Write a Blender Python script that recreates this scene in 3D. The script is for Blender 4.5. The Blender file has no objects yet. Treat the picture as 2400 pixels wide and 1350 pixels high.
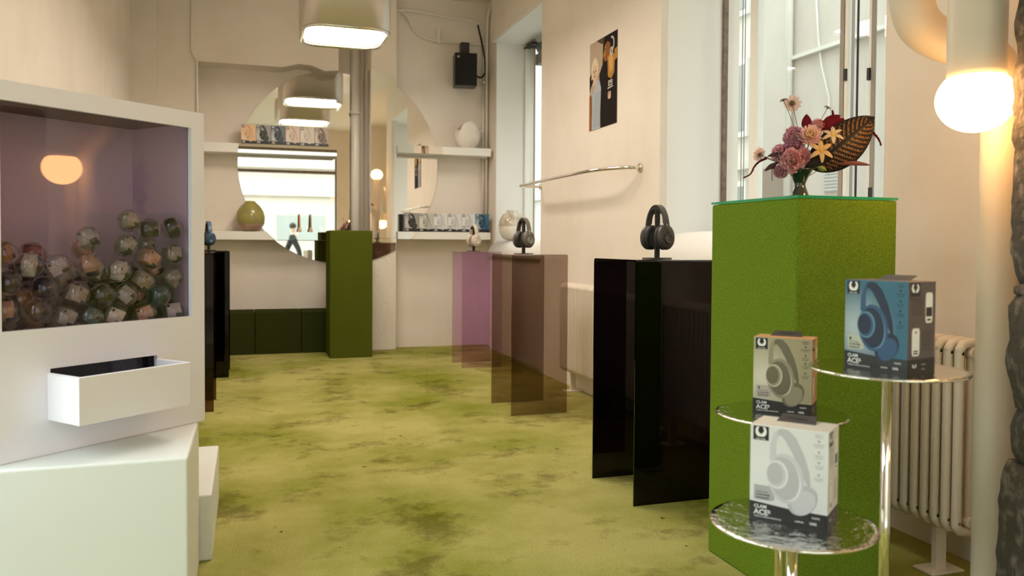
import bpy, bmesh, math, random
from mathutils import Vector, Matrix, Euler
sc = bpy.context.scene
COL = sc.collection
R = math.radians

# ------------------------------------------------------------------ camera, sky, exposure
EYE = Vector((0.0, 0.0, 1.15))
yaw, pitch, roll = R(18.07), R(1.5), R(0.35)
fw = Vector((math.sin(yaw)*math.cos(pitch), math.cos(yaw)*math.cos(pitch), -math.sin(pitch)))
rt = Vector((math.cos(yaw), -math.sin(yaw), 0.0))
up = rt.cross(fw)
rt2 = rt*math.cos(roll) + up*math.sin(roll)
up2 = up*math.cos(roll) - rt*math.sin(roll)
cd = bpy.data.cameras.new('camera'); cam = bpy.data.objects.new('camera', cd); COL.objects.link(cam)
cam.matrix_world = Matrix(((rt2.x, up2.x, -fw.x, EYE.x), (rt2.y, up2.y, -fw.y, EYE.y), (rt2.z, up2.z, -fw.z, EYE.z), (0, 0, 0, 1)))
cd.sensor_width = 36.0; cd.lens = 36.0*1900/2400; cd.shift_y = -50/2400
cd.clip_start = 0.05; cd.clip_end = 300
cd.dof.use_dof = True; cd.dof.focus_distance = 3.6; cd.dof.aperture_fstop = 3.2
sc.camera = cam

wd = bpy.data.worlds.new('overcast sky'); sc.world = wd; wd.use_nodes = True
bg = wd.node_tree.nodes['Background']; bg.inputs[0].default_value = (0.80, 0.93, 1.0, 1); bg.inputs[1].default_value = 8.0
sc.view_settings.view_transform = 'Standard'; sc.view_settings.look = 'None'
sc.view_settings.gamma = 1.0; sc.view_settings.use_curve_mapping = False
sc.view_settings.exposure = -0.06
sc.cycles.max_bounces = 10; sc.cycles.diffuse_bounces = 5; sc.cycles.glossy_bounces = 6
sc.cycles.transparent_max_bounces = 40; sc.cycles.transmission_bounces = 8
sc.cycles.use_denoising = True; sc.cycles.sample_clamp_indirect = 6.0
sc.cycles.caustics_reflective = False; sc.cycles.caustics_refractive = False

def portal(name, loc, rot, sx, sy):                                  # guides sampling of the sky through an opening
    l = bpy.data.lights.new(name, 'AREA'); l.shape = 'RECTANGLE'; l.size = sx; l.size_y = sy
    l.cycles.is_portal = True
    o = bpy.data.objects.new(name, l); COL.objects.link(o); o.location = loc; o.rotation_euler = rot
portal('daylight_far_window', (3.05, 7.8, 2.3), (0, R(90), 0), 2.2, 1.8)
portal('daylight_near_window', (3.05, 3.7, 2.3), (0, R(90), 0), 2.2, 1.95)
portal('daylight_side_window', (-1.35, 1.75, 1.5), (0, R(-90), 0), 2.5, 2.3)
portal('daylight_shop_front', (.68, -1.85, 1.7), (R(90), 0, 0), 2.9, 3.4)
LAMP_L, GLOBE_L = 24.0, 20.0

# ------------------------------------------------------------------ mesh builder
class M:
    def __init__(s): s.v = []; s.f = []; s.mi = []; s.sm = []
    def add(s, vs, fs, mi=0, sm=False, T=None):
        b = len(s.v)
        s.v += [tuple(T @ Vector(v)) if T is not None else tuple(v) for v in vs]
        for f in fs: s.f.append([b+i for i in f]); s.mi.append(mi); s.sm.append(sm)
        return s
    def box(s, x0, x1, y0, y1, z0, z1, mi=0, T=None):
        vs = [(x, y, z) for z in (z0, z1) for y in (y0, y1) for x in (x0, x1)]
        return s.add(vs, [(0, 2, 3, 1), (4, 5, 7, 6), (0, 1, 5, 4), (2, 6, 7, 3), (0, 4, 6, 2), (1, 3, 7, 5)], mi, False, T)
    def prism(s, poly, a, b, axis='z', mi=0, sm=False, T=None):
        n = len(poly)
        def pt(p, h): return {'z': (p[0], p[1], h), 'y': (p[0], h, p[1]), 'x': (h, p[0], p[1])}[axis]
        vs = [pt(p, a) for p in poly] + [pt(p, b) for p in poly]
        s.add(vs, [list(range(n))[::-1], list(range(n, 2*n))], mi, False, T)
        return s.add(vs, [(i, (i+1) % n, n+(i+1) % n, n+i) for i in range(n)], mi, sm, T)
    def flat(s, poly, y, mi=0, T=None):                              # one polygon standing in the x-z plane
        return s.add([(p[0], y, p[1]) for p in poly], [list(range(len(poly)))], mi, False, T)
    def tube(s, pts, r, n=10, closed=False, caps=True, mi=0, T=None, flat=1.0):
        pts = [Vector(p) for p in pts]; m = len(pts)
        rs = r if isinstance(r, (list, tuple)) else [r]*m
        vs = []; ref = None
        for i, p in enumerate(pts):
            if closed: t = pts[(i+1) % m]-pts[i-1]
            else: t = pts[min(i+1, m-1)]-pts[max(i-1, 0)]
            t.normalize()
            if ref is None:
                ref = Vector((0, 0, 1)) if abs(t.z) < .9 else Vector((1, 0, 0))
            a = (ref - t*ref.dot(t))
            if a.length < 1e-6: a = t.orthogonal()
            a.normalize(); b = t.cross(a); ref = a
            for k in range(n):
                an = 2*math.pi*k/n
                vs.append(p + a*math.cos(an)*rs[i]*flat + b*math.sin(an)*rs[i])
        fs = []
        for i in range(m if closed else m-1):
            j = (i+1) % m
            for k in range(n): fs.append((i*n+k, i*n+(k+1) % n, j*n+(k+1) % n, j*n+k))
        s.add(vs, fs, mi, True, T)
        if caps and not closed:
            s.add([vs[k] for k in range(n)], [list(range(n))[::-1]], mi, False, T)
            s.add([vs[(m-1)*n+k] for k in range(n)], [list(range(n))], mi, False, T)
        return s
    def lathe(s, prof, c=(0, 0, 0), n=32, mi=0, sm=True, T=None, sx=1.0, sy=1.0):
        vs = []; fs = []
        for r, z in prof:
            for k in range(n):
                a = 2*math.pi*k/n; vs.append((c[0]+r*math.cos(a)*sx, c[1]+r*math.sin(a)*sy, c[2]+z))
        for i in range(len(prof)-1):
            for k in range(n): fs.append((i*n+k, i*n+(k+1) % n, (i+1)*n+(k+1) % n, (i+1)*n+k))
        s.add(vs, fs, mi, sm, T)
        for i, rev in ((0, True), (len(prof)-1, False)):
            if prof[i][0] > 1e-4:
                l = list(range(n)); s.add(vs[i*n:(i+1)*n], [l[::-1] if rev else l], mi, False, T)
        return s
    def ball(s, c, r, nu=20, nv=12, mi=0, T=None, sc=(1, 1, 1)):
        prof = [(max(1e-5, math.sin(math.pi*i/nv)), -math.cos(math.pi*i/nv)) for i in range(nv+1)]
        X = Matrix.Translation(c) @ Matrix.Diagonal((r*sc[0], r*sc[1], r*sc[2], 1))
        return s.lathe(prof, n=nu, mi=mi, T=(T @ X) if T is not None else X)
    def grid(s, fn, nu, nv, mi=0, sm=True, T=None, mf=None):
        vs = [fn(i/nu, j/nv) for j in range(nv+1) for i in range(nu+1)]
        b = len(s.v)
        s.v += [tuple(T @ Vector(v)) if T is not None else tuple(v) for v in vs]
        for j in range(nv):
            for i in range(nu):
                q = j*(nu+1)+i
                s.f.append([b+q, b+q+1, b+q+nu+2, b+q+nu+1]); s.sm.append(sm)
                s.mi.append(mf((i+.5)/nu, (j+.5)/nv) if mf else mi)
        return s
    def text(s, string, size, x, z, y=0.0, mi=0, bold=0.0, T=None, sx=1.0, align='LEFT'):   # lettering in the x-z plane, facing -y
        vs, fs = text_data(string, size, bold, align)
        return s.add([(x+v[0]*sx, y, z+v[1]) for v in vs], fs, mi, False, T)
    def build(s, name, mats, parent=None, bevel=0, seg=2, recalc=True):
        me = bpy.data.meshes.new(name); me.from_pydata(s.v, [], s.f)
        mats = mats if isinstance(mats, (list, tuple)) else [mats]
        for m in mats: me.materials.append(m)
        me.polygons.foreach_set('material_index', s.mi); me.polygons.foreach_set('use_smooth', s.sm)
        if recalc:
            bm = bmesh.new(); bm.from_mesh(me); bmesh.ops.remove_doubles(bm, verts=bm.verts, dist=1e-6)
            bmesh.ops.recalc_face_normals(bm, faces=bm.faces); bm.to_mesh(me); bm.free()
        me.update()
        return link(name, me, parent, bevel, seg)

def link(name, me, parent=None, bevel=0, seg=2):
    o = bpy.data.objects.new(name, me); COL.objects.link(o)
    if parent is not None: o.parent = parent
    if bevel:
        b = o.modifiers.new('bevel', 'BEVEL'); b.width = bevel; b.segments = seg; b.limit_method = 'ANGLE'; b.angle_limit = R(40)
    return o

_tc = {}
def text_data(string, size, bold, align):
    k = (string, size, bold, align)
    if k not in _tc:
        cu = bpy.data.curves.new('lettering', 'FONT'); cu.body = string; cu.size = size; cu.offset = bold
        cu.align_x = align; cu.resolution_u = 2
        o = bpy.data.objects.new('lettering', cu); COL.objects.link(o)
        dg = bpy.context.evaluated_depsgraph_get()
        me = bpy.data.meshes.new_from_object(o.evaluated_get(dg))
        _tc[k] = ([tuple(v.co) for v in me.vertices], [tuple(p.vertices) for p in me.polygons])
        bpy.data.objects.remove(o); bpy.data.meshes.remove(me); bpy.data.curves.remove(cu)
    return _tc[k]

def spline(pts, k=8):                                                # Catmull-Rom through the points
    P = [Vector(p) for p in pts]; out = []
    for i in range(len(P)-1):
        a, b, c, d = P[max(i-1, 0)], P[i], P[i+1], P[min(i+2, len(P)-1)]
        for j in range(k):
            t = j/k
            out.append(.5*((2*b)+(c-a)*t+(2*a-5*b+4*c-d)*t*t+(3*b-a-3*c+d)*t**3))
    out.append(P[-1]); return out
def lerps(vals, k):
    out = []
    for i in range(len(vals)-1):
        for j in range(k): out.append(vals[i]+(vals[i+1]-vals[i])*j/k)
    return out+[vals[-1]]
def oval(cx, cz, a, b, tilt=0, n=36):
    t = R(tilt); o = []
    for k in range(n):
        x, z = a*math.cos(2*math.pi*k/n), b*math.sin(2*math.pi*k/n)
        o.append((cx+x*math.cos(t)-z*math.sin(t), cz+x*math.sin(t)+z*math.cos(t)))
    return o
def rrect(x0, x1, y0, y1, r, n=6):
    o = []
    for cx, cy, a0 in ((x1-r, y1-r, 0), (x0+r, y1-r, 90), (x0+r, y0+r, 180), (x1-r, y0+r, 270)):
        for k in range(n+1):
            a = R(a0+90*k/n); o.append((cx+r*math.cos(a), cy+r*math.sin(a)))
    return o

def tag(o, label, cat=None, group=None, kind=None):
    o['label'] = label
    if cat: o['category'] = cat
    if group: o['group'] = group
    if kind: o['kind'] = kind
    return o
def thing(name, label, cat, loc=(0, 0, 0), rz=0, group=None):
    o = bpy.data.objects.new(name, None); COL.objects.link(o); o.empty_display_size = .1
    o.location = loc; o.rotation_euler = (0, 0, rz)
    return tag(o, label, cat, group)
def struct(o, label=None):
    o['kind'] = 'structure'
    if label: o['label'] = label
    return o
def dup(root, loc, rz, label, group=None):
    r = root.copy(); COL.objects.link(r); r.location = loc; r.rotation_euler = (0, 0, rz); r['label'] = label
    if group: r['group'] = group
    for ch in list(root.children):
        c = ch.copy(); COL.objects.link(c); c.parent = r
        for g in list(ch.children):
            d = g.copy(); COL.objects.link(d); d.parent = c
    return r

# ------------------------------------------------------------------ materials
def mat(name, col, rough=.5, metal=0.0, var=None, bump=None, spec=.5, coat=0, sheen=0):
    """var=(scale, other colour, lo, hi): blotches; bump=(scale, strength)"""
    m = bpy.data.materials.new(name); m.use_nodes = True; nt = m.node_tree; b = nt.nodes['Principled BSDF']
    b.inputs['Base Color'].default_value = (*col, 1); b.inputs['Roughness'].default_value = rough
    b.inputs['Metallic'].default_value = metal; b.inputs['Specular IOR Level'].default_value = spec
    b.inputs['Coat Weight'].default_value = coat; b.inputs['Sheen Weight'].default_value = sheen
    tc = nt.nodes.new('ShaderNodeTexCoord')
    if var:
        n = nt.nodes.new('ShaderNodeTexNoise'); n.inputs['Scale'].default_value = var[0]; n.inputs['Detail'].default_value = 6
        nt.links.new(tc.outputs['Object'], n.inputs['Vector'])
        rp = nt.nodes.new('ShaderNodeValToRGB'); rp.color_ramp.elements[0].position = var[2]; rp.color_ramp.elements[1].position = var[3]
        rp.color_ramp.elements[0].color = (*col, 1); rp.color_ramp.elements[1].color = (*var[1], 1)
        nt.links.new(n.outputs['Fac'], rp.inputs['Fac']); nt.links.new(rp.outputs['Color'], b.inputs['Base Color'])
    if bump:
        n2 = nt.nodes.new('ShaderNodeTexNoise'); n2.inputs['Scale'].default_value = bump[0]; n2.inputs['Detail'].default_value = 4
        nt.links.new(tc.outputs['Object'], n2.inputs['Vector'])
        bp = nt.nodes.new('ShaderNodeBump'); bp.inputs['Strength'].default_value = bump[1]; bp.inputs['Distance'].default_value = .01
        nt.links.new(n2.outputs['Fac'], bp.inputs['Height']); nt.links.new(bp.outputs['Normal'], b.inputs['Normal'])
    return m
def sheet(name, tint, ior=1.45, rough=.02, gain=1.0, gcol=(1, 1, 1)):                   # clear or tinted thin sheet
    m = bpy.data.materials.new(name); m.use_nodes = True; nt = m.node_tree; nt.nodes.clear()
    out = nt.nodes.new('ShaderNodeOutputMaterial'); mx = nt.nodes.new('ShaderNodeMixShader')
    tr = nt.nodes.new('ShaderNodeBsdfTransparent'); tr.inputs[0].default_value = (*tint, 1)
    gl = nt.nodes.new('ShaderNodeBsdfGlossy'); gl.inputs['Roughness'].default_value = rough; gl.inputs[0].default_value = (*gcol, 1)
    lw = nt.nodes.new('ShaderNodeFresnel'); ge = nt.nodes.new('ShaderNodeNewGeometry'); ir = nt.nodes.new('ShaderNodeMapRange')   # same reflectance on both faces of the sheet
    ir.inputs[3].default_value = ior; ir.inputs[4].default_value = 1/ior
    nt.links.new(ge.outputs['Backfacing'], ir.inputs[0]); nt.links.new(ir.outputs[0], lw.inputs['IOR'])
    ml = nt.nodes.new('ShaderNodeMath'); ml.operation = 'MULTIPLY'; ml.inputs[1].default_value = gain; ml.use_clamp = True
    nt.links.new(lw.outputs[0], ml.inputs[0]); nt.links.new(ml.outputs[0], mx.inputs[0])
    nt.links.new(tr.outputs[0], mx.inputs[1]); nt.links.new(gl.outputs[0], mx.inputs[2]); nt.links.new(mx.outputs[0], out.inputs[0])
    return m
def emit(name, col, s):
    m = bpy.data.materials.new(name); m.use_nodes = True; nt = m.node_tree; nt.nodes.clear()
    out = nt.nodes.new('ShaderNodeOutputMaterial'); e = nt.nodes.new('ShaderNodeEmission')
    e.inputs[0].default_value = (*col, 1); e.inputs[1].default_value = s; nt.links.new(e.outputs[0], out.inputs[0]); return m
def glowprint(name, edge, mid, c, rad):                               # printed card whose artwork fades from pale to deep
    m = mat(name, edge, .42); nt = m.node_tree; b = nt.nodes['Principled BSDF']
    tc = nt.nodes.new('ShaderNodeTexCoord'); ds = nt.nodes.new('ShaderNodeVectorMath'); ds.operation = 'DISTANCE'
    ds.inputs[1].default_value = c; nt.links.new(tc.outputs['Object'], ds.inputs[0])
    mr = nt.nodes.new('ShaderNodeMapRange'); mr.inputs[2].default_value = rad; nt.links.new(ds.outputs['Value'], mr.inputs[0])
    rp = nt.nodes.new('ShaderNodeValToRGB'); rp.color_ramp.elements[0].color = (*mid, 1); rp.color_ramp.elements[1].color = (*edge, 1)
    rp.color_ramp.elements[0].position = .15
    nt.links.new(mr.outputs[0], rp.inputs[0]); nt.links.new(rp.outputs[0], b.inputs['Base Color']); return m

def carpet(name, green, worn, lo, hi, stains):
    m = mat(name, green, .95, spec=.02); nt = m.node_tree; b = nt.nodes['Principled BSDF']; L = nt.links
    tc = nt.nodes.new('ShaderNodeTexCoord')
    def noise(scale, det=6, rgh=.6):
        n = nt.nodes.new('ShaderNodeTexNoise'); n.inputs['Scale'].default_value = scale; n.inputs['Detail'].default_value = det
        n.inputs['Roughness'].default_value = rgh; L.new(tc.outputs['Object'], n.inputs['Vector']); return n
    def ramp(src, p0, c0, p1, c1):
        r = nt.nodes.new('ShaderNodeValToRGB'); e = r.color_ramp.elements
        e[0].position, e[1].position = p0, p1; e[0].color = (*c0, 1); e[1].color = (*c1, 1); L.new(src, r.inputs[0]); return r
    def mul(a, c2, fac=1.0):
        x = nt.nodes.new('ShaderNodeMix'); x.data_type = 'RGBA'; x.blend_type = 'MULTIPLY'; x.inputs[0].default_value = fac
        L.new(a, x.inputs[6]); L.new(c2, x.inputs[7]); return x.outputs[2]
    base = ramp(noise(1.1).outputs['Fac'], lo, green, hi, worn).outputs[0]
    base = mul(base, ramp(noise(220, 2).outputs['Fac'], .3, (.62, .62, .6), .7, (1.2, 1.2, 1.15)).outputs[0])
    if stains:
        base = mul(base, ramp(noise(2.3, 5, .7).outputs['Fac'], .36, (.58, .55, .5), .47, (1, 1, 1)).outputs[0])
        base = mul(base, ramp(noise(13, 3, .6).outputs['Fac'], .27, (.35, .33, .3), .31, (1, 1, 1)).outputs[0])
    L.new(base, b.inputs['Base Color'])
    bp = nt.nodes.new('ShaderNodeBump'); bp.inputs['Strength'].default_value = .5; bp.inputs['Distance'].default_value = .006
    L.new(noise(320, 2).outputs['Fac'], bp.inputs['Height']); L.new(bp.outputs[0], b.inputs['Normal'])
    return m

PLASTER = mat('warm white plaster', (.81, .74, .665), .85, var=(2.2, (.75, .675, .59), .45, .75), bump=(9, .25), spec=.2)
REVEAL = mat('white window plaster', (.85, .84, .81), .8, bump=(7, .15), spec=.2)
CEIL = mat('ceiling plaster', (.82, .75, .67), .9, bump=(6, .2), spec=.2)
FLOOR = carpet('worn green carpet', (.235, .25, .035), (.46, .42, .15), .35, .60, True)
GREEN = carpet('green carpet cladding', (.155, .245, .022), (.17, .26, .025), .3, .7, False)
GREEN_SHADED = carpet('shaded green carpet cladding', (.085, .105, .012), (.10, .12, .014), .3, .7, False)  # same green carpet, with the shade at the back put into its colour
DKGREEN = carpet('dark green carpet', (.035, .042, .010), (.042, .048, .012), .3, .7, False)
LACQ = mat('white lacquer', (.86, .83, .90), .38, bump=(40, .02))
LACQ2 = mat('pale plinth paint', (.70, .71, .67), .5, bump=(30, .03))
LILAC = mat('lilac lining', (.74, .62, .75), .45)
BLACK = mat('black plastic', (.012, .011, .013), .35)
SOFTBLK = mat('soft black', (.02, .018, .018), .6)
ACR_BLACK = sheet('black acrylic', (.07, .055, .065), 1.4)
ACR_SMOKE = sheet('smoked acrylic', (.62, .545, .50), 1.4)
ACR_LILAC = sheet('lilac acrylic', (.88, .77, .90), 1.4)
ACR_BROWN = sheet('brown acrylic', (.40, .27, .22), 1.4)
GLASS = sheet('clear glass', (.97, .98, .96), 1.45, gain=.55)
CASEGLASS = sheet('display glass', (.93, .89, .92), 1.5, gain=.75)
CAPS = sheet('clear plastic shell', (.92, .91, .89), 1.48, .012, 2.4)
CAPSRIM = sheet('clear plastic rim', (.78, .77, .74), 1.6, .05, 1.6)
MIRROR = mat('mirror', (.93, .91, .86), .012, 1.0)
CHROME = mat('polished chrome', (.80, .77, .72), .10, 1.0)
BRUSHED = mat('brushed steel hood', (.70, .65, .59), .38, .65, bump=(3, .1))
HAMMER = mat('hammered chrome', (.78, .77, .73), .09, 1.0, bump=(38, .55))
PAINT = mat('white gloss paint', (.80, .76, .69), .35, bump=(14, .05))
CREAM = mat('cream lamp tube', (.70, .62, .51), .42)
RADW = mat('radiator enamel', (.74, .66, .56), .32)
SHELF = mat('white shelf', (.84, .82, .77), .4)
WHITE = mat('white print', (.85, .84, .80), .45)
GLOW = emit('lamp globe', (1.0, .50, .17), GLOBE_L)
PANEL = emit('ceiling lamp diffuser', (1.0, .88, .75), LAMP_L)
FILL = emit('added upward fill glow', (1.0, .88, .75), 9.0)  # glow added above the hoods to brighten the upper back wall
GREENGLASS = sheet('green edged glass', (.55, .88, .66), 1.5)
GREENEDGE = mat('green glass edge', (.02, .30, .14), .15)
DKWOOD = mat('weathered brown wood', (.22, .16, .12), .7, var=(20, (.13, .09, .07), .4, .7))
TAUPE = mat('taupe window paint', (.34, .29, .25), .5)
STONE = mat('dark rough stone', (.075, .066, .06), .9, var=(26, (.24, .22, .19), .5, .72), bump=(40, 1.0))

# ------------------------------------------------------------------ the room
ZC = 3.92
struct(M().box(-1.3, 3.4, -1.8, 9.6, -.06, 0).build('floor', FLOOR))
struct(M().box(-1.3, 3.4, -1.8, 9.6, ZC, ZC+.1).build('ceiling', CEIL))
w = M(); w.box(-1.3, -1.1, 2.9, 9.5, 0, ZC); w.box(-1.3, -1.1, -1.8, .6, 0, ZC); w.box(-1.3, -1.1, .6, 2.9, 2.75, ZC); w.box(-1.3, -1.1, .6, 2.9, 0, .25); w.box(-1.1, -.865, 8.94, 9.3, 0, ZC); w.box(-.865, -.49, 9.0, 9.3, 0, ZC)
struct(w.build('wall_left', PLASTER))
w = M(); w.box(-1.1, .945, 9.3, 9.5, 0, ZC); w.box(.945, 1.27, 9.40, 9.5, 0, ZC); w.box(1.27, 2.7, 9.02, 9.5, 0, ZC)
struct(w.build('wall_back', PLASTER))
struct(M().box(1.27, 1.545, 8.82, 9.02, 0, ZC).build('trim_pillar', mat('rough pillar plaster', (.80, .73, .63), .9, bump=(22, .7), spec=.2), bevel=.006))
# right wall: piers of thick masonry either side of two windows
XG = 2.97
w = M()
w.box(2.64, 3.1, 8.70, 9.02, 0, ZC); w.box(2.52, 3.1, 4.676, 6.90, 0, ZC, 0); w.box(2.52, 3.1, 2.15, 2.74, 0, ZC)
w.box(2.58, 3.1, 6.90, 8.70, 0, 1.02); w.box(2.52, 3.1, 2.74, 4.676, 0, 1.05)
w.box(2.58, 3.1, 6.90, 8.70, 3.41, ZC); w.box(2.52, 3.1, 2.74, 4.676, 3.43, ZC)
w.box(3.2, 3.4, -1.8, 2.15, 0, ZC); w.box(3.1, 3.4, 1.95, 2.15, 0, ZC)
struct(w.build('wall_right', PLASTER))
# white plaster linings of the window openings
w = M()
for y0, y1, zt, xf in ((6.90, 8.70, 3.41, 2.60), (2.74, 4.676, 3.43, 2.522)):
    w.box(xf+.045, XG, y1-.006, y1, 1.2, zt); w.box(xf+.045, XG, y0, y0+.006, 1.2, zt); w.box(xf, XG, y0, y1, zt-.006, zt)
struct(w.build('trim_window_linings', REVEAL))
for nm, y0, y1, xf, zs, zl in (('trim_sill_far', 6.90, 8.70, 2.58, 1.205, 1.02), ('trim_sill_near', 2.74, 4.676, 2.50, 1.245, 1.02)):
    prof = [(3.0, zl), (xf-.03, zl), (xf-.03, zl+.03)]
    for k in range(11):
        a = R(180-90*k/10); prof.append((xf+.20+.23*math.cos(a), zl+.03+(zs-zl-.03)*math.sin(a)))
    prof.append((3.0, zs))
    struct(M().prism(prof, y0-.0, y1, 'y', 0, True).build(nm, REVEAL), 'rounded white window sill')
# wall behind the camera with its wide shop window
w = M(); w.box(-1.3, -.75, -1.8, -1.6, 0, ZC); w.box(2.10, 3.4, -1.8, -1.6, 0, ZC); w.box(-.75, 2.10, -1.8, -1.6, 3.4, ZC)
struct(w.build('wall_front', PLASTER))
f = M(); f.box(-.75, -.69, -1.76, -1.68, 0, 3.4); f.box(2.04, 2.10, -1.76, -1.68, 0, 3.4); f.box(-.69, 2.04, -1.76, -1.68, 3.34, 3.4)
f.box(-.69, 2.04, -1.76, -1.68, 0, .06); f.box(-.69, 2.04, -1.76, -1.68, 2.86, 2.93)
o = struct(f.build('window_3', DKWOOD)); M().box(-.69, 2.04, -1.725, -1.715, .06, 3.34).build('pane', GLASS, o)
f = M()
for y in (.6, 1.72, 2.84): f.box(-1.24, -1.17, y, y+.06, .25, 2.75)
f.box(-1.24, -1.17, .66, 2.84, 2.69, 2.75); f.box(-1.24, -1.17, .66, 2.84, .25, .31)
o = struct(f.build('window_4', TAUPE)); M().box(-1.21, -1.20, .66, 2.84, .31, 2.69).build('pane', GLASS, o)

def window(name, posts, y0, y1, z0, z1, glassx):
    root = None
    for k, (nm, ya, yb, xa, xb, m) in enumerate(posts):
        o = M().box(xa, xb, ya, yb, z0, z1).build(nm if k else name, m, root, bevel=.003)
        if k == 0: root = struct(o)
    M().box(glassx, glassx+.006, y0, y1, z0, z1).build('pane', GLASS, root)
    return root
w2 = window('window_2', [('frame', 4.648, 4.67, XG-.005, XG+.03, DKWOOD), ('stile', 4.30, 4.378, XG+.01, XG+.06, SHELF), ('bar', 4.46, 4.466, XG+.01, XG+.016, TAUPE),
             ('bar', 4.432, 4.437, XG+.01, XG+.016, TAUPE), ('post', 3.525, 3.557, XG, XG+.07, TAUPE), ('stile', 3.49, 3.52, XG, XG+.02, SHELF),
             ('bar', 3.425, 3.432, XG, XG+.012, SOFTBLK), ('stile', 3.327, 3.345, XG, XG+.03, SHELF), ('bar', 3.303, 3.324, XG, XG+.012, TAUPE), ('frame', 2.745, 2.80, XG, XG+.06, SHELF)],
            2.75, 4.67, 1.246, 3.42, XG+.03)
h = M()
for y, z in ((3.505, 2.05), (3.335, 2.02), (3.312, 1.42)): h.box(XG-.012, XG, y-.008, y+.008, z-.03, z+.03)
h.build('hinge', SOFTBLK, w2)
w1 = window('window_1', [('frame', 8.655, 8.69, XG, XG+.05, SHELF), ('bar', 8.40, 8.41, XG+.01, XG+.03, TAUPE), ('bar', 8.12, 8.13, XG+.01, XG+.03, TAUPE), ('frame', 6.905, 6.96, XG, XG+.06, SHELF)], 6.91, 8.69, 1.206, 3.40, XG+.03)
w1b = M(); w1b.box(XG-.01, XG+.05, 8.40, 8.69, 3.355, 3.375); w1b.box(XG-.01, XG+.05, 8.12, 8.40, 3.30, 3.315); w1b.build('top_bar', SOFTBLK, w1)
bl = M(); bl.tube([(3.20, 6.9, 3.40), (3.20, 8.75, 3.40)], .075, 14); bl.box(3.12, 3.26, 6.9, 8.75, 3.20, 3.32)
tag(bl.build('roller_blind', mat('grey brown bamboo', (.16, .125, .10), .8, var=(40, (.30, .25, .21), .4, .7), bump=(60, .6))), 'rolled grey-brown blind outside the top of the far window', 'blind')

# unseen storeys above, added to cut the sky light on the street facades
struct(M().box(-1.3, 3.4, -1.8, 9.6, 4.05, 13).box(-12, 3.4, 9.6, 30, -.2, 13).build('wall_upper', REVEAL))
# ------------------------------------------------------------------ the street outside
FAC = mat('pale facade render', (.58, .52, .455), .9, var=(1.3, (.525, .47, .405), .4, .7), bump=(8, .3), spec=.1)
FACW = mat('white facade render', (.70, .67, .60), .9, var=(.7, (.64, .61, .54), .4, .7), spec=.1)
WPANE = mat('facade window glass', (.33, .35, .33), .15)
BROWN = mat('brown shutter', (.26, .19, .14), .7)
struct(M().box(3.4, 60, -40, 90, -.3, -.2).build('pavement', mat('grey paving', (.45, .43, .40), .9, var=(3, (.38, .36, .33), .4, .6))))
struct(M().box(-40, 3.4, -24, 9.5, -.3, -.07).build('pavement_front', mat('pale paving', (.60, .60, .54), .9, var=(3, (.52, .52, .47), .4, .6))))
b = thing('building', 'beige rendered building across the street, seen through the near window', 'building', (8, 8, 0))
M().box(0, 4, -14, 2.75, -.2, 12).build('wall', FAC, b); M().box(.18, 4, 2.75, 3.7, -.2, 12).build('wall', FAC, b)
M().box(-.07, 0, -14, 2.62, 4.02, 4.075).build('cornice', FACW, b)
M().tube([(-.07, 2.62, -.2), (-.07, 2.62, 12)], .055, 10).build('drainpipe', FACW, b)
M().box(.15, .19, 2.80, 3.68, 1.75, 2.45).build('shutter', BROWN, b)
v = M().box(-.02, 0, 1.55, 1.85, 1.95, 2.35)
for k in range(8): v.box(-.035, -.02, 1.56, 1.84, 1.97+k*.048, 1.99+k*.048)
v.build('vent', mat('vent grille', (.55, .53, .49), .6), b)
M().tube([(-.03, 2.1, 5.2), (-.03, 2.0, 4.2), (-.05, 1.9, 3.8), (-.03, 1.75, 3.3), (-.03, 1.75, 2.2)], .012, 6).build('cable', FACW, b)
b = thing('building', 'white building with rows of tall windows further down the street', 'building', (8.6, 12.2, 0))
M().box(0, 6, 0, 45, -.2, 14).build('wall', FACW, b); M().box(-.12, 0, 0, 45, 2.55, 2.7).build('cornice', FACW, b)
for r_ in range(5):
    for c in range(9):
        y, z = .5+c*1.95, 1.05+r_*2.2
        wf = M().box(-.06, 0, y-.07, y+1.17, z-.1, z+1.3); fo = wf.build('window', SHELF, b)
        p = M().box(-.07, -.055, y, y+.5, z, z+1.2).box(-.07, -.055, y+.6, y+1.1, z, z+1.2); p.build('pane', WPANE, fo)
b = thing('building', 'pale building opposite the shop front, seen only in the round mirror', 'building', (0, -12, 0))
M().box(-16, 20, -5, 0, -.2, 9).build('wall', FAC, b); M().box(-16, 20, 0, .25, 3.9, 4.15).build('cornice', FAC, b); M().box(-16, 20, 0, .15, 2.9, 3.0).build('cornice', FAC, b)
M().box(-30, -9, -2, 26, -.2, 5.2).build('added_wing', FAC, b)  # unseen block put in to cut the sky at the side window
for k in range(4): M().box(-5+3*k, -3.3+3*k, 0, .05, .6, 2.2).build('window', WPANE, b)

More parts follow.
